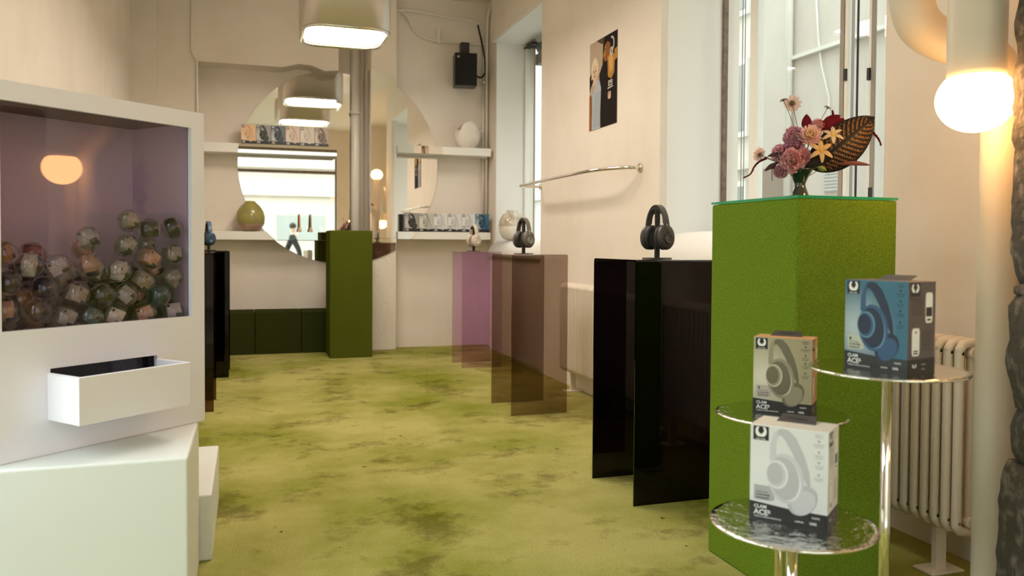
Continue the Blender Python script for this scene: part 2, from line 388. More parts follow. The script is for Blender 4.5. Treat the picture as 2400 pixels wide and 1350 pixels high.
# ------------------------------------------------------------------ round mirror laid over wall, pillar and shelf fronts
MC, MR = (.975, 2.015), 1.075
def disc_piece(x0, x1, z0=-9, z1=9, n=180):
    out = []
    for k in range(n):
        a = 2*math.pi*k/n; out.append((MC[0]+MR*math.cos(a), MC[1]+MR*math.sin(a)))
    def clip(P, axis, val, keep_less):
        Q = []
        for i in range(len(P)):
            a, c = P[i], P[(i+1) % len(P)]
            ia = (a[axis] <= val) == keep_less or a[axis] == val; ic = (c[axis] <= val) == keep_less or c[axis] == val
            if ia: Q.append(a)
            if ia != ic:
                t = (val-a[axis])/(c[axis]-a[axis]); Q.append((a[0]+(c[0]-a[0])*t, a[1]+(c[1]-a[1])*t))
        return Q
    for ax, vv, kl in ((0, x0, False), (0, x1, True), (1, z0, False), (1, z1, True)): out = clip(out, ax, vv, kl)
    return out
mr = thing('wall_mirror', 'large round frameless mirror laid over the back wall, pillar and shelf edges', 'mirror', (.975, 9.3, .95))
def mir(poly, y, th=.006, tilt=0.0):
    z0 = sum(p[1] for p in poly)/len(poly)
    mm = M(); P = []
    mm.prism([(p[0]-.975, p[1]-.95) for p in poly], -th, 0, 'y')
    o = mm.build('mirror_panel', MIRROR, mr); o.location = (0, y-9.3, 0)
    if tilt:
        zc = min(p[1] for p in poly)-.95
        o.location.z += 0; o.rotation_euler = (R(tilt), 0, 0)
        o.location = (0, y-9.3-math.sin(-R(tilt))*0, 0)
    return o
mir(disc_piece(-2, .945, 2.212, 4), 9.299); mir(disc_piece(-2, .945, 1.285, 2.105), 9.299); mir(disc_piece(-2, .945, 0, 1.19), 9.296, tilt=1.0)
mir(disc_piece(.95, 1.265), 9.399)
mir(disc_piece(1.272, 1.545, 1.22, 4), 8.819); mir(disc_piece(1.272, 1.545, 0, 1.218), 8.816, tilt=.8)
mir(disc_piece(1.55, 4, 2.235, 4), 9.019); mir(disc_piece(1.55, 4, 1.295, 2.145), 9.019)
mir(disc_piece(-2, .93, 2.113, 2.21), 9.049, .003); mir(disc_piece(-2, .93, 1.194, 1.281), 9.049, .003)
mir(disc_piece(1.552, 4, 2.148, 2.232), 8.749, .003); mir(disc_piece(1.552, 4, 1.212, 1.292), 8.749, .003)
s_ = M(); zz = math.sqrt(MR*MR-.295**2); s_.box(.290, .2945, -.475, -.285, MC[1]-zz-.95, MC[1]+zz-.95); s_.build('mirror_panel', MIRROR, mr)

# ------------------------------------------------------------------ shelves, conduits, pipes, speaker
def shelf(label, x0, x1, y0, y1, z0, z1):
    return tag(M().box(x0, x1, y0, y1, z0, z1).build('wall_shelf', SHELF, bevel=.003), label, 'shelf', 'floating shelves on the back wall')
shelf('upper floating white shelf left of the pillar, carrying headphone boxes', -.488, .93, 9.05, 9.292, 2.112, 2.210)
shelf('lower floating white shelf left of the pillar, carrying the round green vase', -.488, .93, 9.05, 9.286, 1.193, 1.282)
shelf('upper floating white shelf right of the pillar, carrying the pale urn', 1.551, 2.60, 8.75, 9.012, 2.147, 2.233)
shelf('lower floating white shelf right of the pillar, carrying headphone boxes', 1.551, 2.60, 8.75, 9.012, 1.211, 1.293)
tag(M().tube([(1.168, 9.345, 0), (1.168, 9.345, ZC)], .052, 20).tube([(1.168, 9.335, 2.62), (1.168, 9.335, 2.66)], .06, 20).build('heating_pipe', PAINT), 'thick white vertical pipe between the shelves and the pillar', 'pipe')
p = M().tube(spline([(-.536, 8.985, ZC), (-.536, 8.985, 3.5), (-.536, 8.985, 3.14), (-.49, 8.985, 3.05)], 6), .012, 8)
p.tube([(-.49, 8.985, 3.05), (-.485, 8.985, 2.2)], .012, 8)
tag(p.build('conduit', PAINT), 'thin painted conduit running down the wall left of the upper shelf', 'conduit')
lg = M().prism([(-.49, ZC), (.945, ZC), (.945, 3.035), (.80, 3.02), (.66, 3.07), (.52, 3.075), (.36, 3.03), (-.49, 3.03)], 9.0, 9.299, 'y')
struct(lg.build('trim_ledge', PLASTER))
c = M().tube(spline([(1.55, 8.98, 3.74), (1.8, 8.98, 3.75), (2.2, 8.98, 3.71), (2.44, 8.98, 3.70), (2.50, 8.97, 3.66)], 6), .013, 8)
tag(c.build('conduit', PAINT), 'upper of two painted conduits under the ceiling beside the speaker', 'conduit')
c = M().tube(spline([(1.55, 8.99, 3.76), (1.68, 8.99, 3.70), (1.78, 8.99, 3.52), (1.95, 8.99, 3.45), (2.3, 8.99, 3.44), (2.62, 8.99, 3.45)], 6), .011, 8); c.box(2.03, 2.06, 8.97, 9.015, 3.42, 3.58)
tag(c.build('conduit', PAINT), 'lower curving painted conduit under the ceiling beside the speaker', 'conduit')
c = M().tube([(2.61, 8.975, 1.3), (2.61, 8.975, 3.45), (2.61, 8.95, 3.75), (2.63, 8.85, 3.9)], .017, 10); c.tube([(2.575, 8.985, 1.3), (2.575, 8.985, 3.4)], .012, 8)
for z in (3.0, 2.2): c.box(2.56, 2.625, 8.97, 9.015, z, z+.02)
tag(c.build('corner_pipe', PAINT), 'painted pipe pair rising up the back right corner', 'pipe')
sp = thing('wall_speaker', 'black box speaker hung high on the back wall beside the corner', 'speaker', (2.32, 8.86, 2.92), R(-8))
M().box(-.125, .125, -.11, .09, 0, .36).build('cabinet', BLACK, sp, bevel=.006)
M().box(-.117, .117, -.114, -.108, .008, .352).build('grille', mat('speaker cloth', (.008, .007, .008), .9, bump=(300, .4)), sp)
M().box(-.097, -.072, -.117, -.113, .305, .325).build('badge', mat('badge', (.45, .33, .22), .4), sp)
bk = M().box(-.05, .05, -.02, .08, .36, .50); bk.tube([(0, .06, .43), (0, .14, .43)], .02, 10); bk.build('bracket', SOFTBLK, sp, bevel=.01)
tag(M().tube(spline([(2.50, 8.975, 3.66), (2.56, 8.98, 3.42), (2.59, 8.98, 3.2), (2.575, 8.98, 3.10), (2.52, 8.95, 3.06), (2.45, 8.92, 3.08)], 8), .011, 8).build('speaker_cable', SOFTBLK), 'black cable looping from the conduit to the wall speaker', 'cable')

# ------------------------------------------------------------------ ceiling lamps
def ceiling_lamp(y, label):
    t = thing('ceiling_lamp', label, 'ceiling lamp', (.835, y, 3.03), 0, 'chrome hooded ceiling lamps in a row')
    out, inn = rrect(-.385, .385, -.40, .40, .19, 8), rrect(-.345, .345, -.355, .355, .165, 8)
    n = len(out); hm = M()
    vs = [(*p, 0) for p in out]+[(*p, .56) for p in out]+[(*p, 0) for p in inn]+[(*p, .05) for p in inn]
    hm.add(vs, [(i, (i+1) % n, n+(i+1) % n, n+i) for i in range(n)], 0, True)
    hm.add(vs, [(i, 2*n+i, 2*n+(i+1) % n, (i+1) % n) for i in range(n)], 0, False)
    hm.add(vs, [(2*n+i, 3*n+i, 3*n+(i+1) % n, 2*n+(i+1) % n) for i in range(n)], 0, True)
    hm.build('hood', BRUSHED, t)
    dm = M().add([(*p, .012) for p in rrect(-.343, .343, -.353, .353, .165, 8)], [list(range(n))[::-1]])
    dm.build('diffuser', PANEL, t, recalc=False)
    um = M().add([(*p, .50) for p in rrect(-.343, .343, -.353, .353, .165, 8)], [list(range(n))]); um.build('fill_panel', FILL, t, recalc=False)  # unseen upward panel, added as fill for the upper walls
    M().tube([(0, 0, .50), (0, 0, ZC-3.03)], .014, 12).build('rod', CHROME, t)
    ring = [(a[0]*.5+b_[0]*.5, a[1]*.5+b_[1]*.5, -.004) for a, b_ in zip(out, inn)]
    M().tube(ring, .018, 8, closed=True).build('rim', CHROME, t)
ceiling_lamp(7.50, 'chrome hooded ceiling lamp in front of the back wall, nearest the mirror')
for y, nm in ((5.62, 'second'), (4.1, 'third')):
    ceiling_lamp(y, 'chrome hooded ceiling lamp, %s of the row counted from the mirror' % nm)

# ------------------------------------------------------------------ poster and chrome rail on the right pier
po = thing('poster', 'tall photo poster of two people taped to the wall between the windows', 'poster', (2.519, 5.56, 2.035))
pm = M(); PW, PH = .49, .665                                        # local x runs towards the camera end, z up
TP = Matrix.Rotation(R(-90), 4, 'Z')
pm.box(-PW/2, PW/2, -.002, 0, 0, PH, 0, TP)
def pp(poly, mi, k): pm.flat([((u-.5)*PW, vv*PH) for u, vv in poly], -.002-.0004*k, mi, TP)
pp([(.28, 1), (1, 1), (1, .0), (.42, 0), (.40, .35), (.36, .60), (.48, .70), (.50, .95)], 1, 1)
pp([(.25, 1), (.55, 1), (.52, .92), (.40, .95)], 2, 1.4)
pp([(.52, .76), (.50, .80), (.55, .84), (.56, .90), (.66, .94), (.74, .92), (.76, .84), (.72, .76), (.64, .72), (.56, .72)], 3, 2)
pp([(.50, .88), (.60, .97), (.76, .99), (.90, .94), (.92, .84), (.80, .80), (.76, .90), (.66, .93), (.58, .93)], 1, 3)
pp([(.66, .76), (.80, .80), (.92, .74), (.90, .56), (.80, .50), (.68, .54)], 4, 2.2)
pp([(.90, .68), (1, .70), (1, .82), (.90, .80)], 4, 2)
pp([(.52, .765), (.505, .80), (.545, .835), (.555, .88), (.60, .90), (.60, .83), (.58, .78)], 4, 2.6); pp([(.56, .845), (.60, .85), (.60, .86), (.56, .857)], 1, 2.9)
pp([(.55, .775), (.585, .782), (.58, .772)], 1, 2.9); pp([(.70, .74), (.80, .77), (.86, .72), (.84, .60), (.76, .57)], 11, 2.8)
for a0, a1, k in ((-60, 100, 3.5),):
    arc = [(.80+.10*math.cos(R(a)), .88+.085*math.sin(R(a))) for a in range(a0, a1, 12)]
    arc2 = [(.80+.07*math.cos(R(a)), .88+.06*math.sin(R(a))) for a in range(a1, a0, -12)]
    pp(arc+arc2, 5, k)
pp([(x, z) for x, z in oval(.80, .80, .055, .045, 20, 20)], 5, 4); pp(oval(.80, .80, .03, .026, 20, 16), 6, 4.4)
pp([(0, .44), (.06, .50), (.14, .56), (.10, .66), (0, .62)], 1, 2)
pp(oval(.20, .69, .13, .12, 0, 24), 7, 3); pp(oval(.20, .65, .095, .105, 0, 24), 8, 3.6)
pp([(.10, .72), (.14, .80), (.22, .82), (.30, .77), (.31, .62), (.28, .60), (.27, .71), (.20, .74), (.13, .70), (.11, .58), (.07, .58)], 7, 4)
for x in (.155, .245): pp(oval(x, .665, .022, .008, 0, 10), 1, 4.4)
pp(oval(.20, .605, .028, .010, 0, 12), 3, 4.4); pp([(.195, .66), (.21, .66), (.215, .63), (.19, .63)], 3, 4.2)
pp([(.15, .57), (.25, .57), (.28, .52), (.12, .50)], 8, 3.4)
pp([(.08, .0), (.40, .0), (.44, .45), (.38, .54), (.28, .55), (.18, .44), (.10, .40), (.12, .2)], 9, 5)
for k in range(5): pp([(.16+.05*k, .02), (.18+.05*k, .02), (.22+.045*k, .42), (.205+.045*k, .42)], 10, 5.4)
pp([(0, 0), (.10, 0), (.10, .38), (.04, .42), (0, .40)], 3, 5.2)
pp([(.70, .43), (.84, .43), (.84, .49), (.70, .49)], 5, 4); pp([(.72, .44), (.82, .44), (.82, .48), (.72, .48)], 1, 4.4)
pp([(.745, .45), (.765, .45), (.765, .47), (.80, .45), (.80, .475), (.745, .477)], 5, 4.8); pp([(.68, .40), (.86, .41), (.86, .42), (.68, .415)], 5, 4)
pp(rrect(.69, .79, .29, .37, .02, 3), 8, 4)
pm.text('P', .035, (.715-.5)*PW, .325*PH, -.0042, 1, .001, TP)
pm.text('51', .014, (.715-.5)*PW, .302*PH, -.0042, 1, 0, TP)
def pmat(n, c, r): return mat(n, c, .8, spec=.12)
PC = [pmat('poster tan', (.46, .36, .27), .5), pmat('poster black', (.014, .009, .009), .45), pmat('poster brown', (.10, .06, .04), .5), pmat('poster amber skin', (.27, .105, .035), .5), pmat('poster amber light', (.42, .22, .055), .5),
      pmat('poster pale grey', (.62, .60, .56), .5), pmat('poster mid grey', (.25, .24, .24), .5), pmat('poster blonde', (.72, .60, .42), .5), pmat('poster pale skin', (.66, .48, .35), .5), pmat('poster denim', (.40, .45, .50), .5), pmat('poster denim fold', (.25, .28, .33), .5), pmat('poster bright amber', (.62, .36, .12), .5)]
pm.build('sheet', PC, po, recalc=False)
rail = thing('chrome_rail', 'bowed chrome hanging rail fixed to the wall under the poster', 'rail', (2.519, 5.9, 1.68))
pts = [(0, -.96, 0), (-.04, -.955, 0), (-.10, -.92, 0), (-.17, -.80, 0), (-.208, -.66, 0), (-.22, -.5, 0), (-.22, 0, 0), (-.215, .85, 0), (-.205, .93, 0), (-.17, .985, 0), (-.10, .995, 0), (0, .995, 0)]
M().tube(spline(pts, 6), .0125, 14).build('bar', CHROME, rail)
M().tube([(0, -.96, 0), (-.012, -.96, 0)], .028, 16).build('wall_flange', CHROME, rail); M().tube([(0, .995, 0), (-.012, .995, 0)], .028, 16).build('wall_flange', CHROME, rail)

# ------------------------------------------------------------------ carpeted blocks and bench
def block(name, label, x0, x1, y0, y1, z1, m, cat='plinth', group=None):
    return tag(M().box(x0, x1, y0, y1, 0, z1).build(name, m, bevel=.008, seg=3), label, cat, group)
block('display_plinth', 'tall green carpet plinth in front of the near window, topped with glass and flowers', 1.654, 2.046, 2.16, 2.66, 1.306, GREEN)
block('display_plinth', 'tall green carpet plinth at the back below the mirror', .785, 1.212, 8.30, 8.74, 1.292, GREEN_SHADED)
gs = thing('glass_slab', 'green-edged glass slab on top of the near carpet plinth', 'glass slab', (1.85, 2.41, 1.306))
M().box(-.197, .197, -.251, .251, .001, .009).build('slab', [GREENGLASS], gs)
e = M(); e.box(-.1975, -.1972, -.251, .251, .001, .009); e.box(-.197, .197, -.2515, -.2512, .001, .009); e.build('polished_edge', GREENEDGE, gs)
xs = [-.40, .07, .54, 1.07]
for k, nm in enumerate(('dark green bench block along the back wall, next to the black pedestal', 'dark green bench block in the middle of the back wall bench', 'dark green bench block tucked behind the tall green plinth')):
    x0, x1 = xs[k], xs[k+1]
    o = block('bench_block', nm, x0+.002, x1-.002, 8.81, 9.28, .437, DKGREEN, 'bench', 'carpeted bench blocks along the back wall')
    o.name = 'bench_block'

# ------------------------------------------------------------------ folded acrylic pedestals
def pedestal(label, x0, x1, y0, y1, m, zt=1.09):
    t = thing('acrylic_pedestal', label, 'pedestal', ((x0+x1)/2, (y0+y1)/2, 0), 0, 'folded acrylic pedestals')
    hx, hy, th, r = (x1-x0)/2, (y1-y0)/2, .007, .014
    M().box(-hx, hx, -hy, -hy+th, 0, zt-r).build('front_panel', m, t)
    M().box(-hx, hx, hy-th, hy, 0, zt-r).build('back_panel', m, t)
    arc = [(-hy, zt-r)]+[(-hy+r-r*math.cos(R(a)), zt-r+r*math.sin(R(a))) for a in (20, 45, 70, 90)]+[(hy-r+r*math.sin(R(a)), zt-r+r*math.cos(R(a))) for a in (0, 20, 45, 70, 90)]
    inn = [(hy-th, zt-r), (hy-r, zt-th), (-hy+r, zt-th), (-hy+th, zt-r)]
    M().prism(arc+inn, -hx, hx, 'x', 0, False).build('top_panel', m, t)
    return t
pedestal('black acrylic pedestal beside the near green plinth', 1.62, 2.01, 3.21, 3.665, ACR_BLACK)
pedestal('smoked brown acrylic pedestal, middle one of the right row', 1.687, 2.09, 5.17, 5.64, ACR_SMOKE)
pedestal('lilac acrylic pedestal at the far end of the right row', 1.90, 2.29, 7.32, 7.70, ACR_LILAC)
pedestal('black acrylic pedestal on the left, before the dark bench', -.56, -.155, 7.36, 7.84, ACR_BLACK)
pedestal('reddish brown acrylic pedestal on the left, half hidden by the capsule machine', -.62, -.222, 5.88, 6.33, ACR_BROWN)

# ------------------------------------------------------------------ headphones on stands
def headphones(loc, rz, what, where, cb, cc, ccap, cpad):
    st = thing('headphone_stand', 'black headphone stand on the '+where, 'stand', loc, rz+R(90), 'headphone stands')
    M().prism(rrect(-.055, .055, -.05, .05, .012, 4), 0, .005).build('base_plate', SOFTBLK, st, bevel=.001)
    M().box(-.012, .012, -.006, .006, .005, .232).build('post', SOFTBLK, st, bevel=.001)
    sd = M(); arc = [(.045*math.cos(R(a)), .205+.036*math.sin(R(a))) for a in range(20, 161, 14)]; arc2 = [(.042*math.cos(R(a)), .200+.034*math.sin(R(a))) for a in range(160, 19, -14)]
    sd.prism(arc+arc2, -.018, .018, 'x'); sd.build('saddle', SOFTBLK, st)
    h = thing('headphones', what+' headphones hung on the stand on the '+where, 'headphones', loc, rz, 'headphones on stands')
    mb, mc, mk, mp = cb, cc, ccap, cpad
    def arch(w, z0, zt, k=22):
        o = [(-w*1.0, 0, z0)]; zb = max(z0, .135)
        for i in range(k+1):
            a = math.pi*(1-i/k); o.append((w*math.cos(a), 0, zb+(zt-zb)*math.sin(a)))
        return o+[(w*1.03, 0, z0)]
    def strap(wd, th, w, z0, zt, hy):
        m = M(); A = arch(w, z0, zt); B = arch(w-th, z0, zt-th); n = len(A)
        vs = [(p[0], -hy, p[2]) for p in A]+[(p[0], hy, p[2]) for p in A]+[(p[0], -hy, p[2]) for p in B]+[(p[0], hy, p[2]) for p in B]
        fs = []
        for i in range(n-1): fs += [(i, i+1, n+i+1, n+i), (2*n+i, 3*n+i, 3*n+i+1, 2*n+i+1), (i, 2*n+i, 2*n+i+1, i+1), (n+i, n+i+1, 3*n+i+1, 3*n+i)]
        fs += [(0, n, 3*n, 2*n), (n-1, 2*n-1+0, 4*n-1, 3*n-1)]
        return m.add(vs, fs, 0, False)
    strap(0, .007, .070, .115, .256, .016).build('headband', mb, h, bevel=.002)
    pd = strap(0, .009, .0625, .165, .2485, .014).build('band_padding', mp, h, bevel=.003)
    for s in (-1, 1):
        T = Matrix.Translation((s*.050, 0, .102)) @ Matrix.Rotation(R(s*90-s*4), 4, 'Y')
        cup = M().lathe([(.0, -.004), (.88, -.004), (1.0, .004), (1.0, .012), (.93, .019), (.78, .024), (.0, .025)], n=32, T=T @ Matrix.Diagonal((.060, .048, 1.15, 1)))
        c = cup.build('ear_cup', mc, h)
        cush = M().lathe([(.55, -.020), (.80, -.024), (.97, -.018), (1.02, -.010), (.98, -.004), (.55, -.004)], n=32, T=T @ Matrix.Diagonal((.058, .046, 1.2, 1)))
        cush.build('ear_cushion', mp, h)
        T2 = T @ Matrix.Translation((.010, 0, .022))
        M().lathe([(.0255, 0), (.0265, .006), (.0255, .014), (.023, .016), (.021, .0140), (0, .0140)], n=28, T=T2).build('cap', mk, c)
        fork = M().tube([(s*.073, 0, .165), (s*.077, 0, .135), (s*.074, 0, .112)], [.010, .012, .008], 8, flat=.6); fork.build('yoke', mb, h)
    return h
def plast(n, c, r=.35): return mat(n, c, r)
hb = (plast('charcoal shell', (.075, .062, .055), .38), plast('charcoal cup', (.060, .052, .048), .42), plast('charcoal cap', (.05, .045, .042), .3), plast('dark leatherette', (.022, .02, .02), .55))
headphones((1.845, 3.44, 1.091), R(-77), 'charcoal over-ear', 'black pedestal beside the near green plinth', *hb)
hg = (plast('grey shell', (.17, .145, .12), .35), plast('grey cup', (.115, .10, .088), .4), plast('grey cap', (.22, .20, .175), .3), plast('brown leatherette', (.04, .034, .03), .55))
headphones((1.85, 5.41, 1.091), R(-72), 'dark grey over-ear', 'smoked middle pedestal', *hg)
hw = (plast('cream shell', (.66, .58, .50), .4), plast('cream cup', (.62, .54, .46), .4), plast('cream cap', (.70, .63, .55), .3), plast('cream leatherette', (.5, .42, .35), .55))
headphones((2.06, 7.50, 1.091), R(-80), 'cream over-ear', 'lilac pedestal', *hw)
hu = (plast('blue shell', (.05, .115, .20), .3), plast('blue cup', (.022, .045, .085), .35), plast('blue cap', (.03, .07, .13), .3), plast('navy leatherette', (.012, .016, .028), .5))
headphones((-.325, 7.60, 1.091), R(-74), 'dark blue over-ear', 'left black pedestal', *hu)

# ------------------------------------------------------------------ radiators
def radiator(label, x, y0, n, pitch, zb, zt, foots):
    t = thing('column_radiator', label, 'radiator', (x, y0, 0))
    for k in range(n):
        y = k*pitch; s = M(); d = .105; r = .0160
        for xx in (0, d/2, d): s.tube([(xx, y, zb+.03), (xx, y, zt-.03)], r, 10, caps=False)
        for z, sg in ((zt-.03, 1), (zb+.03, -1)):
            pts = [(0, y, z-sg*.01), (.002, y, z+sg*.008), (.014, y, z+sg*.024), (d/2, y, z+sg*.030), (d-.014, y, z+sg*.024), (d-.002, y, z+sg*.008), (d, y, z-sg*.01)]
            s.tube(pts, [r, r, r*1.05, r*1.1, r*1.05, r, r], 10)
            s.tube([(d/2, y-pitch/2, z-sg*.005), (d/2, y+pitch/2, z-sg*.005)], .022, 12)
        s.build('section', RADW, t)
    for yf in foots:
        f = M().box(.03, .075, yf-.012, yf+.012, .006, zb+.02).box(-.02, .125, yf-.045, yf+.045, 0, .008); f.tube([(.0, yf-.03, .008), (0, yf-.03, .013)], .008, 8); f.tube([(.1, yf+.03, .008), (.1, yf+.03, .013)], .008, 8)
        f.box(.02, .085, yf-.03, yf+.03, zb-.01, zb+.01); f.build('foot', RADW, t, bevel=.002)
    return t
radiator('white column radiator on the wall behind the smoked and black pedestals', 2.395, 4.86, 27, .046, .165, .842, (.25, 1.07))
radiator('cream column radiator on the right behind the blue box, next to the tube lamp', 2.295, 2.135, 18, .046, .178, .828, (.12, .70))

# ------------------------------------------------------------------ tube lamps
def tube_lamp(label, loc, T):
    t = thing('tube_floor_lamp', label, 'floor lamp', loc, 0)
    P = [(0, 0, .0), (0, 0, .6), (0, 0, 1.2), (0, 0, 1.62), (-.005, .02, 1.73), (-.03, .08, 1.80), (-.10, .155, 1.845), (-.16, .185, 1.90), (-.19, .19, 2.00), (-.195, .17, 2.14), (-.20, .10, 2.29), (-.205, .0, 2.34), (-.207, -.075, 2.26), (-.207, -.088, 2.10), (-.207, -.088, 1.9), (-.207, -.088, 1.66)]
    rr = [.062, .062, .062, .063, .066, .068, .069, .070, .070, .071, .072, .074, .077, .080, .081, .081]
    M().tube(spline(P, 8), lerps(rr, 8), 28, T=T).build('tube', CREAM, t)
    Q = [(.085, -.12, 0), (.085, -.12, 1.0), (.085, -.12, 1.9), (.085, -.115, 2.25), (.085, -.11, 2.42)]
    M().tube(spline(Q, 6), .062, 24, T=T).build('tube', CREAM, t)
    M().lathe([(.11, 0), (.11, .012), (.07, .02)], (0, 0, 0), 28, T=T).lathe([(.11, 0), (.11, .012), (.07, .02)], (.085, -.12, 0), 28, T=T).build('floor_plate', CREAM, t)
    def globe(c, s):
        prof = []
        for i in range(17):
            a = R(-90+i*145/16); prof.append((max(1e-4, .110*math.cos(a)), s*.098*math.sin(a)))
        M().lathe(prof, c, 32, T=T).build('globe', GLOW, t)
    globe((-.207, -.088, 1.597), 1); globe((.085, -.11, 2.50), -1)
    return t
tube_lamp('cream tube floor lamp with hanging white globe at the right edge of the room', (2.292, 1.988, 0), Matrix.Identity(4))
tube_lamp('cream tube floor lamp behind the photographer, seen only in the mirror', (2.95, .20, 0), Matrix.Rotation(R(8), 4, 'Z'))

# ------------------------------------------------------------------ rough stone column at the right edge
sc_ = thing('stone_column', 'dark rough stone column in front of the tube lamp at the right edge', 'column', (2.185, 1.645, 0), R(-25))
rnd = random.Random(3)
from mathutils import noise as mnoise
def rough_block(hx, hy, z0, z1, amp, seed):
    m = M(); n = 10; nz = max(4, int((z1-z0)/.03))
    vs = []; ring = rrect(-hx, hx, -hy, hy, .03, 6); k = len(ring)
    for j in range(nz+1):
        z = z0+(z1-z0)*j/nz; e = 1-.12*(abs(2*j/nz-1)**8)
        for p in ring:
            q = Vector((p[0], p[1], z+seed)); d = mnoise.noise(q*14)*amp+mnoise.noise(q*40)*amp*.5
            s = e+d/max(hx, .05); vs.append((p[0]*s, p[1]*s, z))
    fs = [(j*k+i, j*k+(i+1) % k, (j+1)*k+(i+1) % k, (j+1)*k+i) for j in range(nz) for i in range(k)]
    m.add(vs, fs, 0, True); m.add(vs[:k], [list(range(k))[::-1]]); m.add(vs[-k:], [list(range(k))]); return m
for (hx, z0, z1, sd) in ((.142, 0, .530, 1), (.116, .525, .692, 2), (.130, .688, 1.015, 5), (.118, 1.01, 1.05, 7), (.128, 1.046, 1.95, 9)):
    rough_block(hx, hx, z0, z1, .010, sd).build('stone_block', STONE, sc_)

# ------------------------------------------------------------------ white plinths and the capsule machine
block('base_plinth', 'wide white plinth carrying the capsule machine', -1.02, -.168, 2.555, 3.10, .519, LACQ2)
block('base_plinth', 'low white plinth behind the machine plinth', -1.02, -.125, 3.105, 3.86, .242, LACQ2)
mc = thing('capsule_machine', 'white capsule vending machine with a display window and a tray, on the wide plinth', 'vending machine', (-.146, 3.073, .52), math.atan2(.661, .750))
W_, D_, HH = -.742, .37, 1.088
bx = M()
bx.box(W_, 0, D_, D_+.02, 0, HH); bx.box(W_, 0, .018, D_, HH-.02, HH); bx.box(W_, 0, .018, D_, 0, .02)
bx.box(W_, W_+.02, .018, D_, .02, HH-.02); bx.box(-.02, 0, .018, D_, .02, HH-.02)
bx.build('housing', LACQ, mc)
fr = M()                                                            # front panel with the window opening and tray opening
fr.box(W_, -.686, 0, .018, 0, HH); fr.box(-.052, 0, 0, .018, 0, HH); fr.box(-.686, -.052, 0, .018, 1.032, HH)
fr.box(-.686, -.052, 0, .018, .255, .376); fr.box(-.686, -.052, 0, .018, 0, .115); fr.box(-.686, -.55, 0, .018, .115, .255); fr.box(-.19, -.052, 0, .018, .115, .255)
fr.build('front_panel', LACQ, mc)
li = M(); li.box(-.72, -.022, D_-.02, D_-.002, .345, 1.066); li.box(-.038, -.022, .02, D_-.02, .345, 1.066); li.box(-.72, -.704, .02, D_-.02, .345, 1.066); li.box(-.704, -.038, .02, D_-.02, .337, .347)
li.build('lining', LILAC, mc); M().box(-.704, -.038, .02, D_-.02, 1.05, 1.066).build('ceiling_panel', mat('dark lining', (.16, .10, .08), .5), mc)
M().box(-.69, -.048, .0185, .0225, .372, 1.036).build('display_window', CASEGLASS, mc)
tr = M(); tr.box(-.56, -.182, -.16, -.147, .103, .243); tr.box(-.56, -.547, -.147, 0, .103, .243); tr.box(-.195, -.182, -.147, 0, .103, .243); tr.box(-.547, -.195, -.147, 0, .103, .116)
tr.build('tray', LACQ, mc, bevel=.002)
M().box(-.55, -.19, .05, .056, .115, .255).build('chute_flap', mat('dark smoked flap', (.02, .017, .022), .08), mc)
